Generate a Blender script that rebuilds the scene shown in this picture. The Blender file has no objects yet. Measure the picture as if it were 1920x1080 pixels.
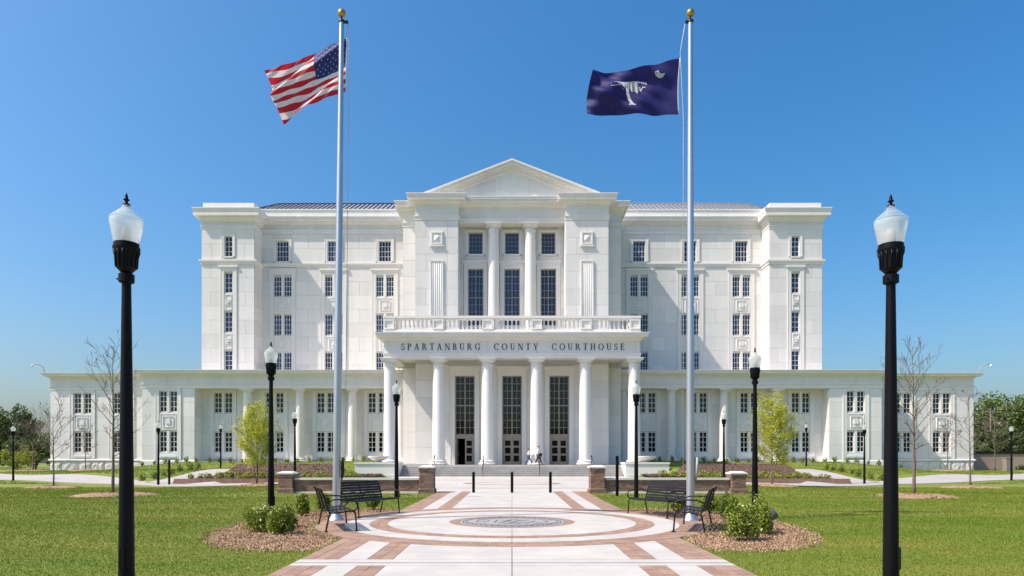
import bpy, math, random
import numpy as np
from mathutils import Vector, Matrix
R = math.radians
sc = bpy.context.scene
col = sc.collection

# ------------------------------------------------------------------ camera, sky, sun, exposure
cam = bpy.data.cameras.new('camera')
cam.sensor_width = 36.0
cam.lens = 24.0
cam.shift_y = 0.1708
cam.clip_end = 3000
cam.clip_start = 0.1
co = bpy.data.objects.new('camera', cam)
col.objects.link(co)
co.location = (0, 0, 1.6)
co.rotation_euler = (R(90), 0, 0)
sc.camera = co

SUN_TO = Vector((-1.0, -0.35, 1.38)).normalized()       # towards the sun: left, a little behind the camera
sun_el = math.asin(SUN_TO.z)
w = bpy.data.worlds.new('World')
sc.world = w
w.use_nodes = True
nt = w.node_tree
bg = nt.nodes['Background']
sky = nt.nodes.new('ShaderNodeTexSky')
sky.sky_type = 'NISHITA'
sky.sun_disc = False
sky.sun_elevation = sun_el
sky.sun_rotation = math.atan2(SUN_TO.x, SUN_TO.y)
sky.air_density = 1.2
sky.dust_density = 3.4
sky.ozone_density = 6.0
hsv = nt.nodes.new('ShaderNodeHueSaturation')          # the picture's own colour rendering of a deep blue sky
hsv.inputs['Saturation'].default_value = 1.32
hsv.inputs['Hue'].default_value = 0.4965
nt.links.new(sky.outputs[0], hsv.inputs['Color'])
nt.links.new(hsv.outputs['Color'], bg.inputs[0])
bg.inputs[1].default_value = 0.147
sl = bpy.data.lights.new('sun', 'SUN')
sl.energy = 4.65
sl.angle = R(0.53)
sl.color = (1.0, 0.89, 0.78)
so = bpy.data.objects.new('sun', sl)
col.objects.link(so)
so.rotation_euler = SUN_TO.to_track_quat('Z', 'Y').to_euler()
sc.view_settings.view_transform = 'Standard'
sc.view_settings.look = 'None'
sc.view_settings.gamma = 1
sc.view_settings.exposure = 0.38
sc.view_settings.use_curve_mapping = False

# ------------------------------------------------------------------ materials
def nd(t, typ, **kw):
    n = t.nodes.new(typ)
    for k, v in kw.items():
        setattr(n, k, v)
    return n

def mat(name, c, rough=0.6, c2=None, scale=4.0, detail=5.0, bump=0.0, bscale=40.0, metal=0.0, spec=0.5,
        rnd=0.0, amount=1.0, stretch=None, trans=0.0, coat=0.0):
    """procedural principled material: two tones by noise, per-piece value variation, fine bump"""
    m = bpy.data.materials.new(name)
    m.use_nodes = True
    t = m.node_tree
    p = t.nodes['Principled BSDF']
    p.inputs['Roughness'].default_value = rough
    p.inputs['Metallic'].default_value = metal
    p.inputs['Specular IOR Level'].default_value = spec
    if coat: p.inputs['Coat Weight'].default_value = coat
    tc = nd(t, 'ShaderNodeTexCoord')
    geo = nd(t, 'ShaderNodeNewGeometry')
    if c2 is None: c2 = tuple(v * 0.9 for v in c)
    no = nd(t, 'ShaderNodeTexNoise')
    no.inputs['Scale'].default_value = scale
    no.inputs['Detail'].default_value = detail
    no.inputs['Roughness'].default_value = 0.6
    src = geo.outputs['Position']
    if stretch:
        mp = nd(t, 'ShaderNodeMapping')
        mp.inputs['Scale'].default_value = stretch
        t.links.new(src, mp.inputs['Vector'])
        src = mp.outputs['Vector']
    t.links.new(src, no.inputs['Vector'])
    mx = nd(t, 'ShaderNodeMix', data_type='RGBA')
    mr = nd(t, 'ShaderNodeMapRange')
    mr.inputs['From Min'].default_value = 0.3
    mr.inputs['From Max'].default_value = 0.7
    mr.inputs['To Max'].default_value = amount
    t.links.new(no.outputs['Fac'], mr.inputs['Value'])
    t.links.new(mr.outputs[0], mx.inputs['Factor'])
    mx.inputs['A'].default_value = (*c, 1)
    mx.inputs['B'].default_value = (*c2, 1)
    out = mx.outputs['Result']
    if rnd:
        oi = nd(t, 'ShaderNodeObjectInfo')
        ad = nd(t, 'ShaderNodeMath', operation='ADD')
        t.links.new(oi.outputs['Random'], ad.inputs[0])
        t.links.new(geo.outputs['Random Per Island'], ad.inputs[1])
        fr = nd(t, 'ShaderNodeMath', operation='FRACT')
        t.links.new(ad.outputs[0], fr.inputs[0])
        m2 = nd(t, 'ShaderNodeMapRange')
        m2.inputs['To Min'].default_value = 1 - rnd
        m2.inputs['To Max'].default_value = 1 + rnd
        t.links.new(fr.outputs[0], m2.inputs['Value'])
        hs = nd(t, 'ShaderNodeHueSaturation')
        t.links.new(m2.outputs[0], hs.inputs['Value'])
        t.links.new(out, hs.inputs['Color'])
        out = hs.outputs['Color']
    t.links.new(out, p.inputs['Base Color'])
    if bump:
        nb = nd(t, 'ShaderNodeTexNoise')
        nb.inputs['Scale'].default_value = bscale
        nb.inputs['Detail'].default_value = 6
        t.links.new(geo.outputs['Position'], nb.inputs['Vector'])
        b = nd(t, 'ShaderNodeBump')
        b.inputs['Strength'].default_value = bump
        b.inputs['Distance'].default_value = 0.02
        t.links.new(nb.outputs['Fac'], b.inputs['Height'])
        t.links.new(b.outputs['Normal'], p.inputs['Normal'])
    if trans:
        tr = nd(t, 'ShaderNodeBsdfTranslucent')
        t.links.new(out, tr.inputs['Color'])
        ms = nd(t, 'ShaderNodeMixShader')
        ms.inputs[0].default_value = trans
        t.links.new(p.outputs[0], ms.inputs[1])
        t.links.new(tr.outputs[0], ms.inputs[2])
        t.links.new(ms.outputs[0], t.nodes['Material Output'].inputs['Surface'])
    return m

M = {}
M['stone'] = mat('precast_stone', (0.80, 0.77, 0.735), 0.75, (0.75, 0.72, 0.685), 0.35, rnd=0.025, bump=0.1, bscale=25)
M['panel'] = mat('stone_panel', (0.775, 0.75, 0.715), 0.75, (0.70, 0.675, 0.64), 0.9, detail=7, rnd=0.06, bump=0.1, bscale=25, stretch=(1, 1, 0.16))
M['trim'] = mat('stone_trim', (0.79, 0.76, 0.72), 0.7, (0.72, 0.692, 0.652), 0.8, detail=7, bump=0.05, stretch=(1, 1, 0.3))
M['relief'] = mat('spandrel_panel', (0.78, 0.76, 0.73), 0.7, (0.74, 0.72, 0.69), 0.5)
M['rustic'] = mat('rock_faced_stone', (0.74, 0.70, 0.65), 0.9, (0.6, 0.57, 0.52), 2.0, rnd=0.05, bump=1.0, bscale=6)
M['joint'] = mat('wall_joint', (0.58, 0.56, 0.53), 0.9)
M['frame'] = mat('white_window_frame', (0.84, 0.83, 0.81), 0.4)
M['bronze'] = mat('bronze_frame', (0.36, 0.30, 0.235), 0.45, (0.30, 0.25, 0.195), 3, metal=0.1)
M['roof'] = mat('grey_metal_roof', (0.34, 0.35, 0.38), 0.5, (0.30, 0.31, 0.34), 0.5, metal=0.3)
M['seam'] = mat('roof_seam', (0.13, 0.135, 0.15), 0.5, metal=0.3)
M['black'] = mat('black_paint', (0.0025, 0.0025, 0.004), 0.45, (0.004, 0.004, 0.005), 6, spec=0.16, bump=0.05, bscale=60)
M['iron'] = mat('black_bench_steel', (0.010, 0.009, 0.009), 0.45, (0.016, 0.014, 0.013), 9, spec=0.25)
M['alu'] = mat('brushed_aluminium', (0.58, 0.58, 0.585), 0.36, (0.48, 0.48, 0.49), 1.2, metal=0.8, stretch=(6, 6, 0.5))
M['gold'] = mat('gilded_ball', (0.62, 0.40, 0.10), 0.32, (0.45, 0.28, 0.06), 5, metal=0.9)
M['concrete'] = mat('concrete_slab', (0.50, 0.473, 0.433), 0.85, (0.395, 0.375, 0.346), 1.1, detail=8, rnd=0.03, bump=0.15, bscale=60)
M['path'] = mat('path_concrete', (0.40, 0.378, 0.36), 0.85, (0.33, 0.312, 0.298), 0.5, detail=8, bump=0.12, bscale=50)
M['mortar'] = mat('mortar_sand', (0.24, 0.20, 0.175), 0.95, (0.18, 0.15, 0.13), 5)
M['paver'] = mat('clay_paver', (0.335, 0.215, 0.152), 0.85, (0.26, 0.162, 0.117), 4, rnd=0.13, bump=0.3, bscale=70)
M['brick'] = mat('red_brick', (0.28, 0.165, 0.118), 0.9, (0.18, 0.10, 0.075), 3, rnd=0.38, bump=0.3, bscale=50)
M['bmortar'] = mat('brick_mortar', (0.55, 0.48, 0.41), 0.95)
M['cap'] = mat('limestone_cap', (0.68, 0.65, 0.60), 0.8, (0.58, 0.55, 0.50), 2, bump=0.2)
M['mulch'] = mat('mulch', (0.38, 0.25, 0.15), 0.95, (0.22, 0.135, 0.08), 14, detail=8, bump=0.8, bscale=30)
M['chip'] = mat('mulch_chips', (0.46, 0.31, 0.185), 0.9, (0.26, 0.165, 0.095), 5, rnd=0.35)
M['soil'] = mat('brown_mulch_bank', (0.135, 0.078, 0.052), 0.95, (0.06, 0.036, 0.026), 3.5, detail=8, bump=0.8, bscale=20)
M['bedchip'] = mat('bark_chips', (0.17, 0.10, 0.066), 0.95, (0.075, 0.045, 0.03), 3, rnd=0.4)
M['grass'] = mat('lawn_ground', (0.105, 0.165, 0.010), 0.95, (0.20, 0.20, 0.028), 0.45, detail=10, bump=0.6, bscale=30, stretch=(.35, 1, 1))
M['blade'] = mat('grass_blades', (0.115, 0.195, 0.012), 0.85, (0.23, 0.24, 0.045), 0.45, detail=10, rnd=0.13, stretch=(.35, 1, 1), trans=0.25, spec=0.1)
M['bark'] = mat('grey_bark', (0.19, 0.145, 0.115), 0.9, (0.12, 0.09, 0.07), 9, bump=0.5, bscale=40)
M['twig'] = mat('twig_bark', (0.19, 0.14, 0.11), 0.9, (0.13, 0.095, 0.075), 5)
M['leaf_y'] = mat('yellow_green_leaves', (0.60, 0.58, 0.035), 0.55, (0.40, 0.45, 0.03), 1.5, rnd=0.25, trans=0.4)
M['leaf_s'] = mat('glossy_shrub_leaves', (0.10, 0.165, 0.018), 0.42, (0.30, 0.35, 0.03), 6, rnd=0.4, trans=0.22)
M['leaf_d'] = mat('dark_tree_leaves', (0.055, 0.095, 0.024), 0.55, (0.085, 0.13, 0.03), 0.6, rnd=0.3, trans=0.25)
M['leaf_m'] = mat('mid_tree_leaves', (0.105, 0.16, 0.03), 0.55, (0.15, 0.205, 0.04), 0.6, rnd=0.3, trans=0.25)
M['leaf_g'] = mat('golden_groundcover', (0.36, 0.36, 0.03), 0.6, (0.18, 0.24, 0.03), 4, rnd=0.3, trans=0.25)
M['tan'] = mat('tan_stucco', (0.40, 0.29, 0.235), 0.9, (0.35, 0.255, 0.205), 0.4)
M['wood'] = mat('weathered_pole', (0.26, 0.22, 0.18), 0.9, (0.2, 0.17, 0.14), 3)
M['granite'] = mat('grey_granite', (0.34, 0.335, 0.325), 0.7, (0.25, 0.245, 0.24), 9, detail=9)
M['engrave'] = mat('dark_engraving', (0.10, 0.10, 0.098), 0.8)
M['letter'] = mat('dark_bronze_letters', (0.085, 0.08, 0.075), 0.5, metal=0.2)
M['red'] = mat('flag_red', (0.52, 0.018, 0.035), 0.75, trans=0.35)
M['white'] = mat('flag_white', (0.78, 0.77, 0.76), 0.75, trans=0.35)
M['emblem'] = mat('flag_emblem', (0.60, 0.60, 0.62), 0.8, trans=0.25)
M['navy'] = mat('flag_navy', (0.018, 0.035, 0.17), 0.7, trans=0.3)
M['indigo'] = mat('flag_indigo', (0.020, 0.018, 0.125), 0.62, trans=0.25, spec=0.3)
M['rope'] = mat('rope', (0.6, 0.56, 0.48), 0.9)
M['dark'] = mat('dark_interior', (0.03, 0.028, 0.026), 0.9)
M['skin'] = mat('skin', (0.50, 0.29, 0.20), 0.6)
M['hair_b'] = mat('brown_hair', (0.07, 0.035, 0.02), 0.6)
M['hair_l'] = mat('auburn_hair', (0.22, 0.10, 0.045), 0.6)
M['shirt'] = mat('white_shirt', (0.78, 0.76, 0.74), 0.8)
M['blouse'] = mat('pale_blouse', (0.66, 0.60, 0.56), 0.8)
M['jeans'] = mat('blue_jeans', (0.075, 0.125, 0.22), 0.85)
M['trousers'] = mat('charcoal_trousers', (0.03, 0.03, 0.033), 0.85)
M['shoe'] = mat('dark_shoe', (0.02, 0.018, 0.016), 0.5)
M['bowl'] = mat('cast_stone_bowl', (0.66, 0.62, 0.56), 0.8, (0.56, 0.52, 0.46), 3)
M['grey'] = mat('grey_housing', (0.35, 0.35, 0.35), 0.5)
M['dgrey'] = mat('dark_grey_housing', (0.10, 0.10, 0.105), 0.5)

def glass_mat(name, c, rough=0.03):
    m = bpy.data.materials.new(name)
    m.use_nodes = True
    t = m.node_tree
    p = t.nodes['Principled BSDF']
    p.inputs['Base Color'].default_value = (*c, 1)
    p.inputs['Roughness'].default_value = rough
    p.inputs['IOR'].default_value = 1.52
    oi = nd(t, 'ShaderNodeObjectInfo')
    mx = nd(t, 'ShaderNodeMix', data_type='RGBA')
    mx.inputs['A'].default_value = (*[v * .5 for v in c], 1)
    mx.inputs['B'].default_value = (*[v * 2.2 for v in c], 1)
    t.links.new(oi.outputs['Random'], mx.inputs['Factor'])
    t.links.new(mx.outputs['Result'], p.inputs['Base Color'])
    g = nd(t, 'ShaderNodeNewGeometry')
    n = nd(t, 'ShaderNodeTexNoise')
    n.inputs['Scale'].default_value = 0.8
    t.links.new(g.outputs['Position'], n.inputs['Vector'])
    b = nd(t, 'ShaderNodeBump')
    b.inputs['Strength'].default_value = 0.12
    b.inputs['Distance'].default_value = 0.03
    t.links.new(n.outputs['Fac'], b.inputs['Height'])
    t.links.new(b.outputs['Normal'], p.inputs['Normal'])
    return m
M['glass'] = glass_mat('sky_reflection_glass', (0.010, 0.022, 0.060))  # upper panes: blue sky reflection put into the base colour
M['glass_lo'] = glass_mat('dark_reflection_glass', (0.006, 0.0065, 0.008))  # lower panes: dark ground and tree reflections put into the base colour
gm = bpy.data.materials.new('frosted_globe')
gm.use_nodes = True
_t = gm.node_tree
_p = _t.nodes['Principled BSDF']
_p.inputs['Base Color'].default_value = (0.80, 0.83, 0.77, 1)
_p.inputs['Roughness'].default_value = 0.12
_p.inputs['IOR'].default_value = 1.45
_tr = nd(_t, 'ShaderNodeBsdfTransparent')
_tr.inputs[0].default_value = (0.93, 0.96, 0.95, 1)
_tl = nd(_t, 'ShaderNodeBsdfTranslucent')
_tl.inputs[0].default_value = (0.86, 0.88, 0.84, 1)
_m1 = nd(_t, 'ShaderNodeMixShader'); _m1.inputs[0].default_value = 0.45
_m2 = nd(_t, 'ShaderNodeMixShader'); _m2.inputs[0].default_value = 0.42
_t.links.new(_p.outputs[0], _m1.inputs[1]); _t.links.new(_tl.outputs[0], _m1.inputs[2])
_t.links.new(_m1.outputs[0], _m2.inputs[1]); _t.links.new(_tr.outputs[0], _m2.inputs[2])
_t.links.new(_m2.outputs[0], _t.nodes['Material Output'].inputs['Surface'])
M['globe'] = gm
gc = gm.copy(); gc.name = 'clear_globe_cap'
for _n in gc.node_tree.nodes:
    if _n.type == 'MIX_SHADER' and abs(_n.inputs[0].default_value - 0.42) < 1e-4: _n.inputs[0].default_value = 0.68
M['globe_cap'] = gc

# ------------------------------------------------------------------ helpers
def link(name, me, parent=None, loc=None, rot=None):
    o = bpy.data.objects.new(name, me)
    col.objects.link(o)
    if parent: o.parent = parent
    if loc is not None: o.location = loc
    if rot is not None: o.rotation_euler = rot
    return o

def empty(name, loc=(0, 0, 0), rz=0.0):
    return link(name, None, None, loc, (0, 0, rz))

def tag(o, label=None, cat=None, group=None, kind=None):
    if label: o['label'] = label
    if cat: o['category'] = cat
    if group: o['group'] = group
    if kind: o['kind'] = kind
    return o

def copy_tree(o, parent=None, loc=None, rz=None):
    c = o.copy()
    col.objects.link(c)
    c.parent = parent
    if loc is not None: c.location = loc
    if rz is not None: c.rotation_euler[2] = rz
    for ch in list(o.children):
        copy_tree(ch, c)
    return c

class MB:
    def __init__(s):
        s.v = []; s.f = []; s.sm = []; s.mi = []
    def add(s, vs, fs, smooth=False, mi=0):
        b = len(s.v)
        s.v += [tuple(v) for v in vs]
        for f in fs:
            s.f.append(tuple(b + i for i in f)); s.sm.append(smooth); s.mi.append(mi)
    def box(s, x0, x1, y0, y1, z0, z1, mi=0):
        if x0 > x1: x0, x1 = x1, x0
        if y0 > y1: y0, y1 = y1, y0
        s.add([(x0, y0, z0), (x1, y0, z0), (x1, y1, z0), (x0, y1, z0), (x0, y0, z1), (x1, y0, z1), (x1, y1, z1), (x0, y1, z1)],
              [(3, 2, 1, 0), (4, 5, 6, 7), (0, 1, 5, 4), (1, 2, 6, 5), (2, 3, 7, 6), (3, 0, 4, 7)], False, mi)
    def quad(s, a, b, c, d, mi=0):
        s.add([a, b, c, d], [(0, 1, 2, 3)], False, mi)
    def prism_xz(s, poly, y0, y1, mi=0):
        """poly counter-clockwise seen from -y"""
        n = len(poly)
        s.add([(x, y0, z) for x, z in poly] + [(x, y1, z) for x, z in poly],
              [tuple(range(n)), tuple(range(2 * n - 1, n - 1, -1))] +
              [(i, n + i, n + (i + 1) % n, (i + 1) % n) for i in range(n)], False, mi)
    def prism_xy(s, poly, z0, z1, mi=0):
        n = len(poly)
        g0 = z0 if callable(z0) else (lambda x, y: z0)
        g1 = z1 if callable(z1) else (lambda x, y: z1)
        s.add([(x, y, g0(x, y)) for x, y in poly] + [(x, y, g1(x, y)) for x, y in poly],
              [tuple(range(n - 1, -1, -1)), tuple(range(n, 2 * n))] +
              [(i, (i + 1) % n, n + (i + 1) % n, n + i) for i in range(n)], False, mi)
    def lathe(s, cx, cy, segs, n=20, cap=True, mi=0):
        """segs: list of smooth runs, each [(r, z), ...] going upward"""
        for run in segs:
            vs = []
            for r, z in run:
                for k in range(n):
                    a = 2 * math.pi * k / n
                    vs.append((cx + r * math.cos(a), cy + r * math.sin(a), z))
            fs = []
            for j in range(len(run) - 1):
                for k in range(n):
                    k2 = (k + 1) % n
                    fs.append((j * n + k, j * n + k2, (j + 1) * n + k2, (j + 1) * n + k))
            s.add(vs, fs, True, mi)
        if cap:
            r, z = segs[-1][-1]
            s.add([(cx + r * math.cos(2 * math.pi * k / n), cy + r * math.sin(2 * math.pi * k / n), z) for k in range(n)], [tuple(range(n))], False, mi)
    def tube(s, pts, rad, n=6, cap=True, smooth=True, mi=0):
        pts = [Vector(p) for p in pts]
        if not hasattr(rad, '__len__'): rad = [rad] * len(pts)
        vs = []
        up = None
        for i, p in enumerate(pts):
            d = (pts[min(i + 1, len(pts) - 1)] - pts[max(i - 1, 0)])
            if d.length < 1e-9: d = Vector((0, 0, 1))
            d.normalize()
            if up is None:
                up = Vector((0, 0, 1)) if abs(d.z) < 0.9 else Vector((1, 0, 0))
            a = d.cross(up)
            if a.length < 1e-5: a = d.orthogonal()
            a.normalize()
            b = d.cross(a)
            up = -b if False else a.cross(d)
            for k in range(n):
                t = 2 * math.pi * k / n
                vs.append(p + (a * math.cos(t) + up * math.sin(t)) * rad[i])
        fs = []
        for j in range(len(pts) - 1):
            for k in range(n):
                k2 = (k + 1) % n
                fs.append((j * n + k2, j * n + k, (j + 1) * n + k, (j + 1) * n + k2))
        if cap:
            fs.append(tuple(range(n)))
            fs.append(tuple(range(len(pts) * n - 1, (len(pts) - 1) * n - 1, -1)))
        s.add(vs, fs, smooth, mi)
    def sweep(s, prof, path, mi=0):
        """extrude profile [(out, z)] along plan path [(x, y)]; outward is to the right of travel"""
        P = [Vector(p) for p in path]
        ns = []
        for i in range(len(P) - 1):
            d = (P[i + 1] - P[i]).normalized()
            ns.append(Vector((d.y, -d.x)))
        rows = []
        for i, p in enumerate(P):
            if i == 0: m = ns[0]
            elif i == len(P) - 1: m = ns[-1]
            else:
                a, b = ns[i - 1], ns[i]
                m = (a + b) / (1 + a.dot(b))
            rows.append([(p.x + m.x * o, p.y + m.y * o, z) for o, z in prof])
        n = len(prof)
        vs = [v for r in rows for v in r]
        fs = []
        for i in range(len(P) - 1):
            for j in range(n - 1):
                fs.append((i * n + j, (i + 1) * n + j, (i + 1) * n + j + 1, i * n + j + 1))
        fs.append(tuple(range(n)))
        fs.append(tuple(range(len(P) * n - 1, (len(P) - 1) * n - 1, -1)))
        s.add(vs, fs, False, mi)
    def mesh(s, name, mats):
        me = bpy.data.meshes.new(name)
        me.from_pydata(s.v, [], s.f)
        if not isinstance(mats, (list, tuple)): mats = [mats]
        for m in mats: me.materials.append(m)
        me.polygons.foreach_set('use_smooth', s.sm)
        me.polygons.foreach_set('material_index', s.mi)
        me.update()
        return me
    def build(s, name, mats, parent=None, loc=None, rot=None):
        return link(name, s.mesh(name, mats), parent, loc, rot)

def np_mesh(name, V, F, m):
    """V (n,3), F (k,m) int"""
    me = bpy.data.meshes.new(name)
    n, k, c = len(V), len(F), F.shape[1]
    me.vertices.add(n)
    me.vertices.foreach_set('co', np.asarray(V, np.float32).ravel())
    me.loops.add(k * c)
    me.loops.foreach_set('vertex_index', F.astype(np.int32).ravel())
    me.polygons.add(k)
    me.polygons.foreach_set('loop_start', np.arange(0, k * c, c, dtype=np.int32))
    me.polygons.foreach_set('loop_total', np.full(k, c, np.int32))
    me.materials.append(m)
    me.update(calc_edges=True)
    return me

def leaf_quads(C, size, rng, up=0.35, aspect=0.55, m=None, name='leaves'):
    """rhombic leaves at centres C, mixed orientation, slightly folded towards the sky"""
    n = len(C)
    d = rng.normal(size=(n, 3)); d /= np.linalg.norm(d, axis=1, keepdims=True)
    nn = rng.normal(size=(n, 3)); nn[:, 2] = np.abs(nn[:, 2]) + up
    s_ = np.cross(d, nn); s_ /= np.linalg.norm(s_, axis=1, keepdims=True) + 1e-9
    L = size * rng.uniform(0.65, 1.3, (n, 1))
    V = np.stack([C - d * L * .5, C + s_ * L * .5 * aspect, C + d * L * .5, C - s_ * L * .5 * aspect], 1).reshape(-1, 3)
    F = np.arange(n * 4).reshape(n, 4)
    return np_mesh(name, V, F, m)

def ss(a, b, t):
    t = min(1.0, max(0.0, (t - a) / (b - a)))
    return t * t * (3 - 2 * t)

# ------------------------------------------------------------------ terrain
def zw(x, y):
    return -0.015 + 0.0102 * y
def in_bed(x, y):
    return 11.2 < abs(x) < 24.2 and 49.0 < y < 61.0
def T(x, y):
    ax = abs(x)
    base = -0.015 + 0.0102 * min(max(y, -30), 31)
    side = ss(9, 24, ax) * ss(22, 40, y)
    base = base * (1 - side) + 0.06 * side
    b1 = 0.9 * ss(50, 64, y) + 0.8 * ss(66, 75, y)
    b2 = 0.72 * ss(50, 76, y)
    wv = ss(34, 46, ax)
    bank = b1 * (1 - wv) + b2 * wv
    bank *= ss(13.6, 15.2, ax)
    z = base + bank - (.9 if -61 < y < 2.5 else 0)
    if in_bed(x, y):
        zb = 0.30 + 0.02 * (y - 49)
        zb += 0.88 * ss(55.6, 60.6, y) * ss(14.4, 15.4, ax)
        z = zb
    return z

def grid_mesh(name, xs, ys, f, m):
    nx, ny = len(xs), len(ys)
    V = np.array([(x, y, f(x, y)) for y in ys for x in xs], np.float32)
    F = np.array([(j * nx + i, j * nx + i + 1, (j + 1) * nx + i + 1, (j + 1) * nx + i) for j in range(ny - 1) for i in range(nx - 1)])
    me = np_mesh(name, V, F, m)
    me.polygons.foreach_set('use_smooth', [True] * len(F))
    return me

xs = [-900, -400, -200, -120, -90] + list(np.arange(-72, -26, 1.0)) + list(np.arange(-26, 26.1, 0.5)) + list(np.arange(27, 73, 1.0)) + [90, 120, 200, 400, 900]
ys = [-900, -400, -100, -61, -60, -4, 0] + list(np.arange(1, 48, 1.0)) + list(np.arange(48, 62, 0.5)) + list(np.arange(62, 81, 1.0)) + [90, 105, 130, 180, 300, 600, 1200]
lawn = link('lawn', grid_mesh('lawn', xs, ys, lambda x, y: T(x, y), M['grass']))
tag(lawn, 'mown green lawn sloping up to the white courthouse', kind='structure')

def on_terrain(name, left, right, off, m, parent=None, nu=4, step=0.6, skirt=0.1):
    """strip between two polylines (same point count), draped on the terrain"""
    L, Rr = [], []
    for i in range(len(left) - 1):
        n = max(1, int(max(math.dist(left[i], left[i + 1]), math.dist(right[i], right[i + 1])) / step))
        for k in range(n):
            t = k / n
            L.append([left[i][j] * (1 - t) + left[i + 1][j] * t for j in (0, 1)])
            Rr.append([right[i][j] * (1 - t) + right[i + 1][j] * t for j in (0, 1)])
    L.append(list(left[-1])); Rr.append(list(right[-1]))
    mb = MB()
    vs, fs = [], []
    for a, b in zip(L, Rr):
        row = []
        for k in range(nu + 1):
            t = k / nu
            x = a[0] * (1 - t) + b[0] * t; y = a[1] * (1 - t) + b[1] * t
            row.append((x, y, T(x, y) + off))
        row = [(row[0][0], row[0][1], row[0][2] - skirt)] + row + [(row[-1][0], row[-1][1], row[-1][2] - skirt)]
        vs += row
    c = nu + 3
    for j in range(len(L) - 1):
        for k in range(c - 1):
            fs.append((j * c + k, j * c + k + 1, (j + 1) * c + k + 1, (j + 1) * c + k))
    mb.add(vs, fs)
    return mb.build(name, m, parent)

# ------------------------------------------------------------------ forecourt, paths
fm = MB(); fm.box(-10.6, 10.6, 30.55, 64.6, 0.0, 0.300)
forecourt = fm.build('forecourt', M['mortar'])
tag(forecourt, 'pale concrete forecourt below the courthouse steps', kind='structure')
FY = [30.6, 34.4, 35.0, 39.0, 43.0, 47.0, 50.6, 51.2, 55.6, 60.0, 64.5]
for j in range(len(FY) - 1):
    for k in range(4):
        x0 = -10.6 + k * 5.3
        m_ = MB(); m_.box(x0 + .008, x0 + 5.3 - .008, FY[j] + .008, FY[j + 1] - .008, 0.29, 0.322)
        m_.build('concrete_slab', M['paver'] if FY[j] in (34.4, 50.6) else M['concrete'], forecourt)
def ring_piece(mb, cx, cy, r0, r1, a0, a1, zf, h, n):
    poly = [(cx + r1 * math.cos(a0 + (a1 - a0) * k / n), cy + r1 * math.sin(a0 + (a1 - a0) * k / n)) for k in range(n + 1)]
    poly += [(cx + r0 * math.cos(a1 + (a0 - a1) * k / n), cy + r0 * math.sin(a1 + (a0 - a1) * k / n)) for k in range(n + 1)]
    # as quads, so that the ring piece stays convex per face
    for k in range(n):
        A = a0 + (a1 - a0) * k / n; B = a0 + (a1 - a0) * (k + 1) / n
        q = [(cx + r * math.cos(a), cy + r * math.sin(a)) for r, a in ((r0, A), (r1, A), (r1, B), (r0, B))]
        b = len(mb.v)
        top = [(x, y, zf(x, y) + h) for x, y in q]
        bot = [(x, y, zf(x, y) + h - 0.04) for x, y in q]
        fs = [(0, 1, 2, 3), (5, 1, 0, 4), (7, 3, 2, 6), ] if False else [(0, 1, 2, 3), (1, 5, 6, 2), (0, 3, 7, 4)]
        if k == 0: fs.append((0, 4, 5, 1))
        if k == n - 1: fs.append((3, 2, 6, 7))
        mb.add(top + bot, fs)
rm = MB()
for k in range(48):
    a0 = 2 * math.pi * k / 48
    ring_piece(rm, 0, 42.6, 2.6, 3.05, a0 + .004, a0 + 2 * math.pi / 48 - .004, lambda x, y: 0.322, 0.006, 1)
tag(rm.build('paver_ring', M['paver'], forecourt), kind='stuff')

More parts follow.
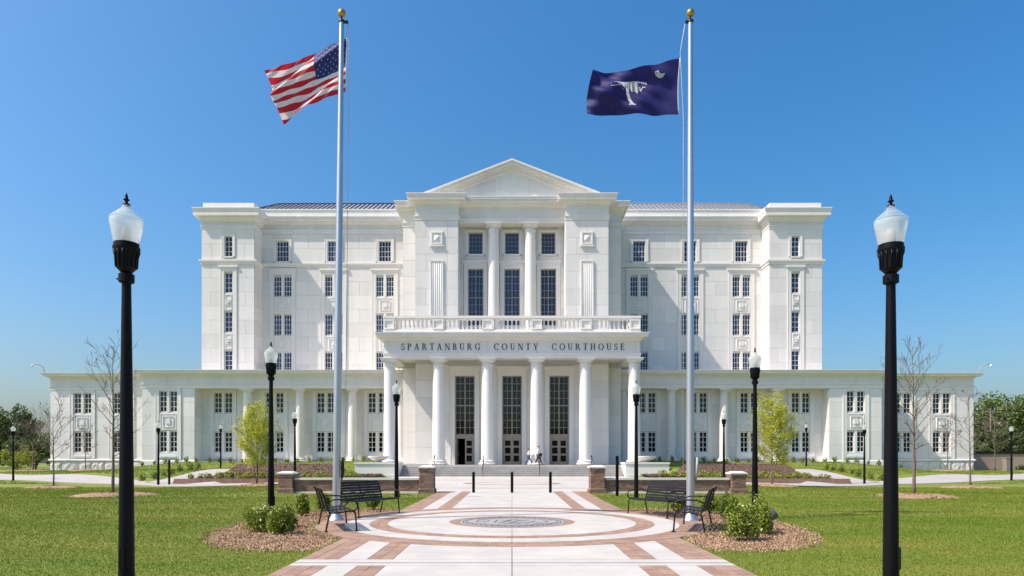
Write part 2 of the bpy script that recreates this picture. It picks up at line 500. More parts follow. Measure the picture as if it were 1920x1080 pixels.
for s in (-1, 1):
    a = [(s * 10.4, 43.0), (s * 20, 43.2), (s * 23.6, 45.4), (s * 28.1, 49.0), (s * 42, 55.8), (s * 60, 66)]
    b = [(s * 10.4, 48.8), (s * 20, 48.8), (s * 24.4, 49.6), (s * 31.2, 55.0), (s * 48.5, 65.2), (s * 66, 77)]
    l_, r_ = (a, b) if s > 0 else (b, a)
    p = on_terrain('path', l_, r_, 0.035, M['path'], nu=8)
    tag(p, 'pale concrete path running %s across the lawn' % ('right' if s > 0 else 'left'), kind='structure')
    a = [(s * 24.45, 49.6), (s * 24.5, 55), (s * 24.6, 64)]
    b = [(s * 27.6, 51.3), (s * 27.6, 56), (s * 27.8, 64)]
    l_, r_ = (a, b) if s > 0 else (b, a)
    p = on_terrain('ramp_walk', l_[::1], r_, 0.06, M['path'], nu=4)
    tag(p, 'pale concrete ramp walk climbing beside the %s planting bed' % ('right' if s > 0 else 'left'), kind='structure')
    # planting bed of brown mulch in front of the ramp
    xs_ = np.arange(11.3, 24.15, 0.4); ys_ = np.arange(49.2, 61.2, 0.3)
    rr = random.Random(5 + s)
    vv = {}
    def bz(x, y):
        return T(s * x, min(y, 60.9)) + 0.05 + 0.05 * rr.random()
    me = grid_mesh('planting_bed', [s * x for x in (xs_ if s > 0 else xs_[::-1])], ys_, lambda x, y: bz(abs(x), y), M['soil'])
    tag(link('planting_bed', me), 'brown mulch planting bed before the %s wing' % ('right' if s > 0 else 'left'), kind='structure')
    rgb_ = np.random.default_rng(60 + s)
    n_ = 5000
    X_ = rgb_.uniform(11.4, 24.0, n_); Y_ = rgb_.uniform(49.3, 60.8, n_)
    C_ = np.array([(s * x, y, T(s * x, min(y, 60.9)) + .09) for x, y in zip(X_, Y_)])
    tag(link('bed_chips', leaf_quads(C_, .17, rgb_, up=1.0, aspect=.4, m=M['bedchip'], name='bed_chips')), 'bark chips on the %s planting bed' % ('right' if s > 0 else 'left'), kind='stuff')
    # low brick edging: front kerb and the wedge wall beside the ramp
    eb = MB()
    eb.box(s * 11.2, s * 24.2, 48.85, 49.2, 0.0, 0.46)
    n = 26
    for k in range(n):
        y0 = 49.2 + k * 0.46; y1 = y0 + 0.46
        z0 = T(s * 24.6, y0) + 0.22; z1 = T(s * 24.6, y1) + 0.22
        eb.add([(s * 24.1, y0, -.1), (s * 24.45, y0, -.1), (s * 24.45, y1, -.1), (s * 24.1, y1, -.1),
                (s * 24.1, y0, z0), (s * 24.45, y0, z0), (s * 24.45, y1, z1), (s * 24.1, y1, z1)],
               [(4, 5, 6, 7), (0, 1, 5, 4), (1, 2, 6, 5), (2, 3, 7, 6), (3, 0, 4, 7)])
    tag(eb.build('bed_kerb', M['brick']), 'low brick kerb round the %s planting bed' % ('right' if s > 0 else 'left'), 'kerb')

# unseen pavement and street behind the viewer, added for neutral grey bounce light
mb = MB(); mb.box(-400, 400, -4.0, 2.9, -.3, -.0); tag(mb.build('pavement', M['path']), 'unseen concrete pavement along the street, added for grey bounce light', kind='structure')
mb = MB(); mb.box(-400, 400, -22.0, -4.2, -.5, -.12); tag(mb.build('road', mat('asphalt', (.11, .11, .115), .9, (.085, .085, .09), 3)), 'unseen asphalt street before the courthouse, added for grey bounce light', kind='structure')
mb = MB(); mb.box(-400, 400, -4.2, -4.0, -.4, .01); tag(mb.build('kerb', M['concrete']), 'unseen concrete kerb between the added pavement and street', kind='structure')
mb = MB(); mb.box(-400, 400, -60.0, -22.2, -.5, -.02); tag(mb.build('bounce_ground', mat('dark_bounce_ground', (.09, .09, .095), .9, (.07, .07, .075), 2)), 'unseen dark ground across the street, added to cut bounce light on the courthouse', kind='structure')  # unseen ground, added dark so that less light bounces onto the facade

# ------------------------------------------------------------------ walk and circle plaza
CY = 16.45
RZ = 0.0
bm_ = MB()
bm_.prism_xy([(-3.27, 3.0), (3.27, 3.0), (3.27, 30.6), (-3.27, 30.6)], lambda x, y: zw(x, y) - .2, lambda x, y: zw(x, y) + .012)
vs = [(0, CY)] + [(4.57 * math.cos(2 * math.pi * k / 72), CY + 4.57 * math.sin(2 * math.pi * k / 72)) for k in range(72)]
bm_.add([(x, y, zw(x, y) + .022) for x, y in vs] + [(x, y, zw(x, y) - .1) for x, y in vs[1:]],
        [(0, 1 + k, 1 + (k + 1) % 72) for k in range(72)] + [(73 + k, 73 + (k + 1) % 72, 1 + (k + 1) % 72, 1 + k) for k in range(72)])
walkway = bm_.build('walkway', M['mortar'])
tag(walkway, 'concrete and brick walkway with circular plaza leading to the courthouse', kind='structure')
X0, X1, X2, X3 = 1.83, 2.225, 2.67, 3.25
CB0, CB1 = 9.87, 10.46
TOP = 0.030
def slab(poly, h=TOP, m='concrete', name='concrete_slab'):
    mb = MB()
    mb.prism_xy(poly, lambda x, y: zw(x, y) + h - .05, lambda x, y: zw(x, y) + h)
    return mb.build(name, M[m], walkway)
g = 0.006
def circ(x, r=4.5):
    return math.sqrt(max(0, r * r - x * x))
def strip_slabs(xa, xb, ya, yb, dy):
    n = max(1, round((yb - ya) / dy)); st = (yb - ya) / n
    for k in range(n):
        slab([(xa + g, ya + k * st + g), (xb - g, ya + k * st + g), (xb - g, ya + (k + 1) * st - g), (xa + g, ya + (k + 1) * st - g)])
for s in (-1, 1):
    for (a, b) in ((0.0, X0), (X1, X2)):
        xa, xb = sorted((s * a, s * b))
        strip_slabs(xa, xb, 3.0, CB0 - .0, 3.4)
        strip_slabs(xa, xb, CB1, CY - circ(b) + .25, 3.0)
        strip_slabs(xa, xb, CY + circ(b) - .25, 30.55, 4.5)
    xa, xb = sorted((0.0, s * X3))
    for k in range(1):
        u0, u1 = xa, xb
        ym = 10.13
        slab([(u0 + g, CB0 + g), (u1 - g, CB0 + g), (u1 - g, ym - .03), (u0 + g, ym - .03)])
        slab([(u0 + g, ym + .03), (u1 - g, ym + .03), (u1 - g, CB1 - g), (u0 + g, CB1 - g)])
TR = 0.036
for (r0, r1, n) in ((1.5, 2.95, 8), (3.36, 3.93, 16)):
    for k in range(n):
        a0 = 2 * math.pi * k / n - math.pi / 2
        mb = MB()
        ring_piece(mb, 0, CY, r0 + .004, r1 - .004, a0 + .006 / r1, a0 + 2 * math.pi / n - .006 / r1, zw, TR, max(4, 96 // n))
        mb.build('concrete_slab', M['concrete'], walkway)
pav = []          # (distance, builder) for every paver
PW_, PL_ = 0.197, 0.36
gp = 0.004
for s in (-1, 1):
    for (a, b, nc) in ((X0, X1, 2), (X2, X3, 3)):
        wd = (b - a) / nc
        for (ya, yb) in ((5.4, CB0), (CB1, CY - circ(b) + .45), (CY + circ(b) - .45, 30.5)):
            nr = max(1, round((yb - ya) / PL_)); pl = (yb - ya) / nr
            for c in range(nc):
                for r in range(nr):
                    xa, xb = sorted((s * (a + c * wd), s * (a + (c + 1) * wd)))
                    y0 = ya + r * pl; y1 = y0 + pl
                    pav.append((y0, 'b', (xa + gp, xb - gp, y0 + gp, y1 - gp)))
def ring_pavers(r0, r1, rows, arc):
    dr = (r1 - r0) / rows
    for q in range(rows):
        ra, rb = r0 + q * dr, r0 + (q + 1) * dr
        n = int(2 * math.pi * rb / arc)
        for k in range(n):
            a0 = 2 * math.pi * (k + 0.5 * (q % 2)) / n; a1 = a0 + 2 * math.pi / n
            ym = CY + rb * math.sin((a0 + a1) / 2)
            pav.append((ym + .6, 'r', (ra + gp, rb - gp, a0 + gp / rb, a1 - gp / rb)))
ring_pavers(1.27, 1.5, 1, 0.2)
ring_pavers(2.95, 3.36, 2, 0.36)
ring_pavers(3.93, 4.55, 3, 0.36)
pav.sort(key=lambda p: p[0] if p[0] > 8.3 else 99)
rp = random.Random(3)
rest = MB()
def add_paver(mb, p):
    j = rp.uniform(-.0025, .0015)
    if p[1] == 'b':
        xa, xb, y0, y1 = p[2]
        h = TOP + j
        q = [(xa, y0), (xb, y0), (xb, y1), (xa, y1)]
        mb.add([(x, y, zw(x, y) + h) for x, y in q] + [(x, y, zw(x, y) + h - .04) for x, y in q],
               [(0, 1, 2, 3), (4, 5, 1, 0), (5, 6, 2, 1), (6, 7, 3, 2), (7, 4, 0, 3)])
    else:
        ring_piece(mb, 0, CY, *p[2], zw, TR + j, 2)
for i, p in enumerate(pav):
    if i < 296:
        mb = MB(); add_paver(mb, p); mb.build('brick_paver', M['paver'], walkway)
    else:
        add_paver(rest, p)
tag(rest.build('brick_pavers', M['paver'], walkway), kind='stuff')
# county seal medallion
sm_ = MB()
def disc(mb, r, h, n=64, mi=0):
    q = [(r * math.cos(2 * math.pi * k / n), CY + r * math.sin(2 * math.pi * k / n)) for k in range(n)]
    mb.prism_xy(q, lambda x, y: zw(x, y) - .02, lambda x, y: zw(x, y) + h, mi)
disc(sm_, 1.262, 0.036)
seal = sm_.build('seal_medallion', M['granite'], walkway)
tag(seal, 'round grey granite seal with dark engraved marks')
em = MB()
for (r0, r1, a0, a1) in ((1.16, 1.185, 0, 6.283), (1.0, 1.03, .3, 2.6), (1.0, 1.03, 3.4, 6.0), (.84, .865, 0, 6.283)):
    ring_piece(em, 0, CY, r0, r1, a0, a1, zw, .041, 48)
rs = random.Random(8)
for k in range(44):
    a = 2 * math.pi * k / 44
    c, s_ = math.cos(a), math.sin(a)
    px_, py_ = 1.09 * c, CY + 1.09 * s_
    w_ = rs.uniform(.012, .03)
    q = [(px_ - w_, py_ - .035), (px_ + w_, py_ - .035), (px_ + w_, py_ + .035), (px_ - w_, py_ + .035)]
    em.prism_xy(q, lambda x, y: zw(x, y), lambda x, y: zw(x, y) + .041)
for (x0, y0, x1, y1, t_) in ((-.42, -.25, -.36, .35, .018), (-.3, -.3, -.05, .1, .03), (-.22, .12, .0, .3, .03), (-.05, -.35, .1, -.1, .04), (.05, .0, .22, .28, .03), (.12, -.3, .3, -.22, .03),
                             (.3, -.5, .55, .1, .018), (-.7, -.1, -.55, .2, .02), (.5, -.45, .7, -.3, .02), (-.1, .4, .15, .46, .02), (-.2, -.5, .2, -.52, .03), (.25, .2, .4, .35, .025)):
    d = Vector((x1 - x0, y1 - y0)); n_ = Vector((-d.y, d.x)).normalized() * t_
    q = [(x0 - n_.x, CY + y0 - n_.y), (x1 - n_.x, CY + y1 - n_.y), (x1 + n_.x, CY + y1 + n_.y), (x0 + n_.x, CY + y0 + n_.y)]
    em.prism_xy(q, lambda x, y: zw(x, y), lambda x, y: zw(x, y) + .041)
em.build('engraving', M['engrave'], seal)

# mulch beds by the plaza
def in_mulch(x, y):
    ax = abs(x)
    if ax < 3.3 or math.hypot(x, y - CY) < 4.6: return False
    b = 4.35 if y < 15.9 else 4.7
    return ((ax - 3.95) / 2.45) ** 2 + ((y - 15.9) / b) ** 2 < 1
for s in (-1, 1):
    mb = MB()
    N = 64
    ring = []
    for k in range(N):
        a = 2 * math.pi * k / N
        lo, hi = 0, 1
        b = 4.35 if math.sin(a) < 0 else 4.7
        wob = 1 + .03 * math.sin(5 * a + s) + .02 * math.sin(11 * a)
        ring.append((s * (3.95 + 2.45 * wob * math.cos(a)), 15.9 + b * wob * math.sin(a)))
    rows = 8
    vs = []
    for j in range(rows + 1):
        t = j / rows
        for x, y in ring:
            xx = s * 3.95 + (x - s * 3.95) * t; yy = 15.9 + (y - 15.9) * t
            inside = math.hypot(xx, yy - CY) < 4.62 or abs(xx) < 3.3
            z = zw(xx, yy) + (-.06 if inside else -.004 + .05 * (1 - t * t))
            vs.append((xx, yy, z))
    fs = []
    for j in range(rows):
        for k in range(N):
            k2 = (k + 1) % N
            f = (j * N + k, j * N + k2, (j + 1) * N + k2, (j + 1) * N + k)
            fs.append(f if s > 0 else f[::-1])
    mb.add(vs, fs, True)
    bed = mb.build('mulch_bed', M['mulch'])
    tag(bed, 'wood chip mulch bed round the %s flagpole and shrubs' % ('right' if s > 0 else 'left'), kind='structure')
    rng = np.random.default_rng(20 + s)
    P = []
    while len(P) < 20000:
        x = s * rng.uniform(3.2, 6.5); y = rng.uniform(11.3, 20.8)
        if in_mulch(x, y) or (abs(x) > 3.4 and math.hypot(x, y - CY) > 4.65 and in_mulch(s * 3.95 + (x - s * 3.95) * .95, 15.9 + (y - 15.9) * .96)): P.append((x, y))
    P = np.array(P)
    t2 = ((np.abs(P[:, 0]) - 3.95) / 2.45) ** 2 + ((P[:, 1] - 15.9) / 4.5) ** 2
    C = np.column_stack([P, -0.015 + 0.0102 * P[:, 1] + .006 + .05 * (1 - np.clip(t2, 0, 1)) + rng.uniform(0, .022, len(P))])
    me = leaf_quads(C, 0.055, rng, up=1.6, aspect=0.3, m=M['chip'], name='mulch_chips')
    tag(link('mulch_chips', me), 'loose wood chips on the %s mulch bed' % ('right' if s > 0 else 'left'), kind='stuff')

# grass blades on the near lawn
def lawn_ok(x, y):
    ax = abs(x)
    if ax < 3.3: return False
    if math.hypot(x, y - CY) < 4.62 or in_mulch(x, y): return False
    if y > 42.8:
        if y < 49.5 or ax < 15.2 or in_bed(x, y) or (ax < 24.6 and y < 62) or (24.3 < ax < 28 and y < 64.3): return False
        if ax > 24.3 and y < 66 and 45.5 + (ax - 24) * .60 - 1.0 < y < 50.5 + (ax - 24) * .65 + 1.2: return False
        return y < (73.8 if ax < 40 else 76)
    if 29.2 < y < 30.7 and 3.2 < ax < 10.3: return False
    if y > 30.4 and ax < 10.7: return False
    return True
rng = np.random.default_rng(4)
Vs, Fs = [], []
for (y0, y1, dens, h, wd) in ((7.6, 12, 2200, .024, .0045), (12, 18, 1200, .027, .0065), (18, 27, 520, .03, .010), (27, 43, 150, .032, .020), (49, 76, 45, .04, .05)):
    xm = min(y1 * 0.78, 52)
    n = int(dens * 2 * xm * (y1 - y0))
    X = rng.uniform(-xm, xm, n); Y = rng.uniform(y0, y1, n)
    ok = np.array([abs(x) < y * .78 and lawn_ok(x, y) for x, y in zip(X, Y)])
    X, Y = X[ok], Y[ok]
    Z = np.array([T(x, y) for x, y in zip(X, Y)])
    a = rng.uniform(0, 2 * np.pi, len(X)); hh = h * rng.uniform(.5, 1.4, len(X)); ww = wd * rng.uniform(.6, 1.3, len(X))
    lean = rng.normal(0, .5, (len(X), 2)) * hh[:, None]
    A = np.column_stack([X - np.cos(a) * ww, Y - np.sin(a) * ww, Z - .003])
    B = np.column_stack([X + np.cos(a) * ww, Y + np.sin(a) * ww, Z - .003])
    Cc = np.column_stack([X + lean[:, 0], Y + lean[:, 1], Z + hh])
    Vs.append(np.stack([A, B, Cc], 1).reshape(-1, 3))
V = np.concatenate(Vs)
tag(link('grass', np_mesh('grass', V, np.arange(len(V)).reshape(-1, 3), M['blade'])), 'short mown grass blades on the near lawn', 'grass', kind='stuff')

# ------------------------------------------------------------------ courthouse
house = empty('courthouse', (0, 0, 0))
tag(house, 'white classical courthouse with columned portico, pediment, corner towers and low wings', 'courthouse')
ARCH_ = 'trim'
def cornice_profile(z0, za, zf, zt, p):
    """architrave to za, frieze to zf, cornice to zt with projection p"""
    h = zt - zf
    return [(-0.3, z0), (0.06, z0), (0.06, za - .16), (0.13, za - .12), (0.13, za), (0.0, za + .01), (0.0, zf), (0.10 * p, zf + .02), (0.14 * p, zf + .14 * h),
            (0.30 * p, zf + .26 * h), (0.42 * p, zf + .34 * h), (0.44 * p, zf + .42 * h), (0.86 * p, zf + .44 * h), (0.86 * p, zf + .70 * h),
            (0.90 * p, zf + .72 * h), (0.97 * p, zf + .88 * h), (p, zf + .93 * h), (p, zt), (-0.3, zt + .02)]

def wall_front(mb, x0, x1, z0, z1, y, holes, depth=0.32, base=None):
    """wall face in the xz plane with openings [(x0,x1,z0,z1)] and their reveals"""
    gx = sorted(set([x0, x1] + [v for h in holes for v in h[:2]]))
    gz = sorted(set([z0, z1] + [v for h in holes for v in h[2:]]))
    for i in range(len(gx) - 1):
        for j in range(len(gz) - 1):
            cx, cz = (gx[i] + gx[i + 1]) / 2, (gz[j] + gz[j + 1]) / 2
            if any(h[0] < cx < h[1] and h[2] < cz < h[3] for h in holes): continue
            mb.quad((gx[i], y, gz[j]), (gx[i + 1], y, gz[j]), (gx[i + 1], y, gz[j + 1]), (gx[i], y, gz[j + 1]))
    for (a, b, c, d) in holes:
        yb = y + depth
        mb.quad((a, y, c), (a, yb, c), (a, yb, d), (a, y, d))
        mb.quad((b, yb, c), (b, y, c), (b, y, d), (b, yb, d))
        mb.quad((a, yb, c), (a, y, c), (b, y, c), (b, yb, c))
        mb.quad((a, y, d), (a, yb, d), (b, yb, d), (b, y, d))

_pm = {}
def panel_mesh(w_, h_, m):
    k = (round(w_, 3), round(h_, 3), m)
    if k not in _pm:
        mb = MB()
        a, b, t, c = w_ / 2, h_ / 2, .03, .008
        o = [(-a, 0.02, -b), (a, 0.02, -b), (a, 0.02, b), (-a, 0.02, b)]
        i0 = [(-a, -t + c, -b), (a, -t + c, -b), (a, -t + c, b), (-a, -t + c, b)]
        i1 = [(-a + c, -t, -b + c), (a - c, -t, -b + c), (a - c, -t, b - c), (-a + c, -t, b - c)]
        vs = o + i0 + i1
        fs = [(8, 9, 10, 11)]
        for q in range(4):
            r_ = (q + 1) % 4
            fs += [(q, r_, 4 + r_, 4 + q), (4 + q, 4 + r_, 8 + r_, 8 + q)]
        mb.add(vs, fs)
        _pm[k] = mb.mesh('panel', M[m])
    return _pm[k]

GAP = 0.022
def panels(parent, x0, x1, z0, z1, y, excl=(), ch=1.65, plen=2.6, seed=0, axis='x', xplane=0, face=-1, m='panel', name='panel'):
    """staggered stone panels on a wall; excl = rectangles (x0,x1,z0,z1) kept clear"""
    nr = max(1, round((z1 - z0) / ch)); h = (z1 - z0) / nr
    for r in range(nr):
        a, b = z0 + r * h, z0 + (r + 1) * h
        iv = [(x0, x1)]
        for e in excl:
            if e[2] < b - .02 and e[3] > a + .02:
                for (c0, c1) in ((a, e[2]), (e[3], b)):
                    if c1 - c0 > .12 and axis == 'x' and e[0] > x0 - .01 and e[1] < x1 + .01:
                        link(name, panel_mesh(e[1] - e[0] - GAP, c1 - c0 - GAP, m), parent, ((e[0] + e[1]) / 2, y, (c0 + c1) / 2))
                nv = []
                for u, v in iv:
                    if e[1] <= u or e[0] >= v: nv.append((u, v)); continue
                    if e[0] > u: nv.append((u, e[0]))
                    if e[1] < v: nv.append((e[1], v))
                iv = nv
        for u, v in iv:
            L = v - u
            if L < .12: continue
            n = max(1, round(L / plen))
            cuts = [u + L * k / n for k in range(n + 1)]
            if L > 1.9 and (r + seed) % 2:
                cuts = [u] + [u + L * (k + .5) / n for k in range(n)] + [v]
            for p, q in zip(cuts[:-1], cuts[1:]):
                me = panel_mesh(q - p - GAP, h - GAP, m)
                if axis == 'x':
                    link(name, me, parent, ((p + q) / 2, y, (a + b) / 2))
                else:
                    link(name, me, parent, (xplane, (p + q) / 2, (a + b) / 2), (0, 0, R(90) if face > 0 else R(-90)))

_wm = {}
def window(cx, z0, z1, y, w_, cols, rows, glass='glass', frame='frame', bar=.055, fr=.075, thick_rows=(), thick_col=None, tk=.09):
    """sash window: frame and glazing bars with the glass behind as a sub-part"""
    h = z1 - z0
    k = (round(w_, 3), round(h, 3), cols, rows, glass, frame, tuple(thick_rows), thick_col)
    if k not in _wm:
        mb = MB()
        a = w_ / 2
        mb.box(-a, -a + fr, -.05, .06, 0, h); mb.box(a - fr, a, -.05, .06, 0, h)
        mb.box(-a + fr, a - fr, -.048, .06, 0, fr); mb.box(-a + fr, a - fr, -.048, .06, h - fr, h)
        for c in range(1, cols):
            x = -a + w_ * c / cols
            t = tk if thick_col == c else bar
            mb.box(x - t / 2, x + t / 2, -.03 if t == bar else -.045, .05, fr, h - fr)
        for r in range(1, rows):
            z = h * r / rows
            t = tk if r in thick_rows else bar
            mb.box(-a + fr, a - fr, -.024 if t == bar else -.04, .05, z - t / 2, z + t / 2)
        gm_ = MB()
        gm_.quad((-a + .01, .03, .01), (a - .01, .03, .01), (a - .01, .03, h - .01), (-a + .01, .03, h - .01))
        _wm[k] = (mb.mesh('window', M[frame]), gm_.mesh('glass', M[glass]))
    f, g_ = _wm[k]
    o = link('window', f, house, (cx, y, z0))
    link('glass', g_, o)
    return o

def surround(x0, x1, z0, z1, y, crown=True, side=.40, proj=.10, sill=True, name='window_surround', top=.32, crown_h=.32):
    """raised moulding round an opening column"""
    mb = MB()
    for (a, b) in ((x0 - side, x0), (x1, x1 + side)):
        mb.box(a, b, y - proj, y + .05, z0, z1 + top)
        o = .09
        if a < x0 - .01: mb.box(a - .03, a + o, y - proj - .025, y + .04, z0, z1 + top - .01)
        else: mb.box(b - o, b + .03, y - proj - .025, y + .04, z0, z1 + top - .01)
    mb.box(x0, x1, y - proj + .003, y + .05, z1, z1 + top - .003)
    if crown:
        c = z1 + top
        mb.box(x0 - side - .06, x1 + side + .06, y - proj - .05, y + .05, c, c + crown_h * .45)
        mb.box(x0 - side - .16, x1 + side + .16, y - proj - .12, y + .05, c + crown_h * .45, c + crown_h)
    if sill:
        mb.box(x0 - .1, x1 + .1, y - proj - .10, y + .05, z0 - .16, z0 - .002)
    return mb.build(name, M['trim'], house)

def relief(cx, cz, w_, h_, y, deep=.1):
    """spandrel panel with nested raised squares"""
    mb = MB()
    a, b = w_ / 2, h_ / 2
    mb.box(cx - a, cx + a, y - .03, y + .05, cz - b, cz + b)
    def frm(p, q, t, d0):
        mb.box(cx - p, cx + p, y - d0, y, cz + q - t, cz + q); mb.box(cx - p, cx + p, y - d0, y, cz - q, cz - q + t)
        mb.box(cx - p, cx - p + t, y - d0 + .002, y, cz - q + t, cz + q - t); mb.box(cx + p - t, cx + p, y - d0 + .002, y, cz - q + t, cz + q - t)
    frm(a - .10, b - .10, .06, .085)
    k = min(a, b)
    frm(min(k * .62, a - .2), k * .62, .07, .115)
    mb.box(cx - k * .25, cx + k * .25, y - .17, y, cz - k * .25, cz + k * .25)
    return mb.build('relief_panel', M['relief'], house)

def column(x, y, z0, z1, r, plinth=True, n=28, name='column'):
    h = z1 - z0
    bh = .62 * r * 1.25; chh = 1.15 * r
    mb = MB()
    mb.lathe(0, 0, [[(r * (1 - .13 * (t ** 1.7)), bh + (h - bh - chh) * t) for t in [k / 10 for k in range(11)]]], n, cap=False)
    o = mb.build(name, M['trim'], house, (x, y, z0))
    mb = MB()
    mb.lathe(0, 0, [[(r * 1.02, bh * .42), (r * 1.26, bh * .42)], [(r * 1.26, .0), (r * 1.42, bh * .08), (r * 1.44, bh * .22), (r * 1.40, bh * .36), (r * 1.26, bh * .44)],
                    [(r * 1.26, bh * .44), (r * 1.15, bh * .52), (r * 1.15, bh * .60)], [(r * 1.15, bh * .60), (r * 1.27, bh * .68), (r * 1.27, bh * .8), (r * 1.14, bh * .9), (r * 1.0, bh)]], n, cap=False)
    mb.build('base', M['trim'], o)
    mb = MB()
    t = r * .87
    z = h - chh
    mb.lathe(0, 0, [[(t, z - .02), (t * 1.09, z), (t * 1.09, z + chh * .08), (t, z + chh * .12)], [(t, z + chh * .12), (t, z + chh * .4)],
                    [(t * 1.05, z + chh * .4), (t * 1.12, z + chh * .46), (t * 1.34, z + chh * .66), (t * 1.42, z + chh * .72)]], n, cap=False)
    q = t * 1.45
    mb.box(-q, q, -q, q, z + chh * .72, z + chh * .9)
    q *= 1.06
    mb.box(-q, q, -q, q, z + chh * .9, h)
    mb.build('capital', M['trim'], o)
    return o

YM, YT, YW, YR, YO, YC, YS = 79.5, 77.2, 74.1, 75.7, 76.3, 70.5, 72.6      # wall planes
DBL = .59                                                                # half spacing of a window pair
def pair_holes(cx, rows, w_=.9, d=DBL):
    return [(cx + q * d - w_ / 2, cx + q * d + w_ / 2, a, b) for q in (-1, 1) for a, b in rows]

for s in (-1, 1):
    side = 'left' if s < 0 else 'right'
    S = lambda a, b: tuple(sorted((s * a, s * b)))
    # ---- main wall of the upper storeys
    x0, x1 = S(11.6, 29.1)
    holes, excl = [], []
    rows = [(12.1, 14.45), (16.5, 18.87), (21.0, 23.3)]
    CX = [14.8, 20.75, 26.7]
    for c in CX:
        holes += pair_holes(s * c, rows)
        holes.append((s * c - .705, s * c + .705, 25.05, 27.4))
        excl += [(s * c - 1.53, s * c + 1.53, 0, 24.24), (s * c - 1.07, s * c + 1.07, 24.87, 27.73)]
    mb = MB(); wall_front(mb, x0, x1, 9.5, 28.3, YM, holes)
    wl = mb.build('wall', M['joint'], house)
    panels(wl, x0, x1, 11.4, 24.35, YM, excl, ch=1.62, plen=2.9, seed=1)
    panels(wl, x0, x1, 24.85, 28.2, YM, excl, ch=1.62, plen=3.2, seed=0)
    mb = MB()
    mb.sweep([(0, 24.35), (.10, 24.37), (.12, 24.62), (.2, 24.7), (.2, 24.85), (0, 24.9)], [(x0, YM), (x1, YM)])
    mb.build('string_course', M['trim'], house)
    mb = MB()
    mb.sweep(cornice_profile(28.2, 28.75, 29.25, 30.1, .72), [(x0, YM), (x1, YM)])
    mb.build('cornice', M['trim'], house)
    mb = MB(); mb.box(x0, x1, YM - .35, YM + .3, 30.1, 31.0); mb.box(x0, x1, YM - .42, YM + .3, 30.88, 31.02)
    mb.build('parapet', M['trim'], house)
    for c in CX:
        c *= s
        for (a, b) in rows:
            for q in (-1, 1):
                window(c + q * DBL, a, b, YM + .13, .9, 3, 4, bar=.038, fr=.06)
        window(c, 25.05, 27.4, YM + .13, 1.41, 4, 4, bar=.038, fr=.06)
        surround(c - 1.04, c + 1.04, 11.5, 23.5, YM, side=.45, proj=.09, sill=False, top=.30, crown_h=.42)
        for (a, b) in rows:
            mb = MB(); mb.box(c - .139, c + .139, YM - .09, YM + .3, a - .12, b + (.1 if b < 22 else .2)); mb.build('mullion', M['trim'], house)
        for (z0, z1) in ((14.55, 16.4), (18.97, 20.9)):
            relief(c, (z0 + z1) / 2, 2.06, z1 - z0, YM - .01)
        surround(c - .73, c + .73, 25.02, 27.43, YM, side=.30, proj=.10, sill=True, top=.28, crown=False)
    # ---- corner tower
    x0, x1 = S(29.1, 35.1)
    c = s * 32.05
    trow = [(12.1, 14.3), (16.4, 18.7), (20.85, 23.1)]
    holes = [(c - .44, c + .44, a, b) for a, b in trow + [(24.95, 27.2)]]
    excl = [(c - .96, c + .96, 0, 23.95), (c - .76, c + .76, 24.76, 27.5)]
    mb = MB(); wall_front(mb, x0, x1, 9.5, 28.2, YT, holes)
    for xx in (s * 29.1, s * 35.1):
        mb.quad((xx, YT, 9.5), (xx, 110, 9.5), (xx, 110, 28.2), (xx, YT, 28.2))
    wl = mb.build('wall', M['joint'], house)
    panels(wl, x0 + .03, x1 - .03, 11.4, 24.1, YT, excl, ch=1.6, plen=2.2, seed=0)
    panels(wl, x0 + .03, x1 - .03, 24.6, 28.1, YT, excl, ch=1.7, plen=2.2, seed=1)
    panels(wl, YT + .03, YM, 11.4, 24.1, 0, (), ch=1.6, plen=2.4, axis='y', xplane=s * 29.1, face=-s)
    panels(wl, YT + .03, YM, 24.6, 28.1, 0, (), ch=1.7, plen=2.4, axis='y', xplane=s * 29.1, face=-s)
    pth = [(x0, 96), (x0, YT), (x1, YT), (x1, 96)]
    mb = MB(); mb.sweep([(0, 24.05), (.12, 24.08), (.14, 24.3), (.24, 24.4), (.24, 24.58), (0, 24.64)], pth); mb.build('string_course', M['trim'], house)
    mb = MB(); mb.sweep(cornice_profile(28.05, 28.45, 28.75, 30.25, .78), pth); mb.build('cornice', M['trim'], house)
    mb = MB(); mb.box(x0 + .1, x1 - .1, YT + .1, 96, 30.0, 31.05); mb.build('parapet', M['trim'], house)
    for (a, b) in trow:
        window(c, a, b, YT + .13, .88, 2, 4, bar=.042, fr=.06)
    window(c, 24.95, 27.2, YT + .13, .88, 2, 4, bar=.042, fr=.06)
    surround(c - .5, c + .5, 11.5, 23.25, YT, side=.42, proj=.09, sill=False, top=.28, crown_h=.40)
    surround(c - .46, c + .46, 24.93, 27.22, YT, side=.26, proj=.10, sill=True, top=.26, crown=False)
    for (z0, z1) in ((14.4, 16.3), (18.8, 20.75)):
        relief(c, (z0 + z1) / 2, .92, z1 - z0, YT - .02)
    # ---- low wing: recessed colonnade wall
    x0, x1 = S(11.6, 34.4)
    WX = [14.95, 20.64, 26.33, 32.02]
    lrow = [(2.78, 5.03), (7.13, 9.40)]
    holes, excl = [], []
    for cc in WX:
        holes += pair_holes(s * cc, lrow, .87, .575)
        excl.append((s * cc - 1.49, s * cc + 1.49, 0, 11))
    mb = MB(); wall_front(mb, x0, x1, 1.0, 10.2, YR, holes)
    wl = mb.build('wall', M['joint'], house)
    panels(wl, x0, x1, 1.75, 9.72, YR, excl, ch=1.6, plen=2.4, seed=0)
    # pavilion
    x0p, x1p = S(34.4, 40.15)
    cp = s * 37.3
    hp = pair_holes(cp, lrow, .82, .56)
    mb = MB(); wall_front(mb, x0p, x1p, 0.0, 9.8, YW, hp)
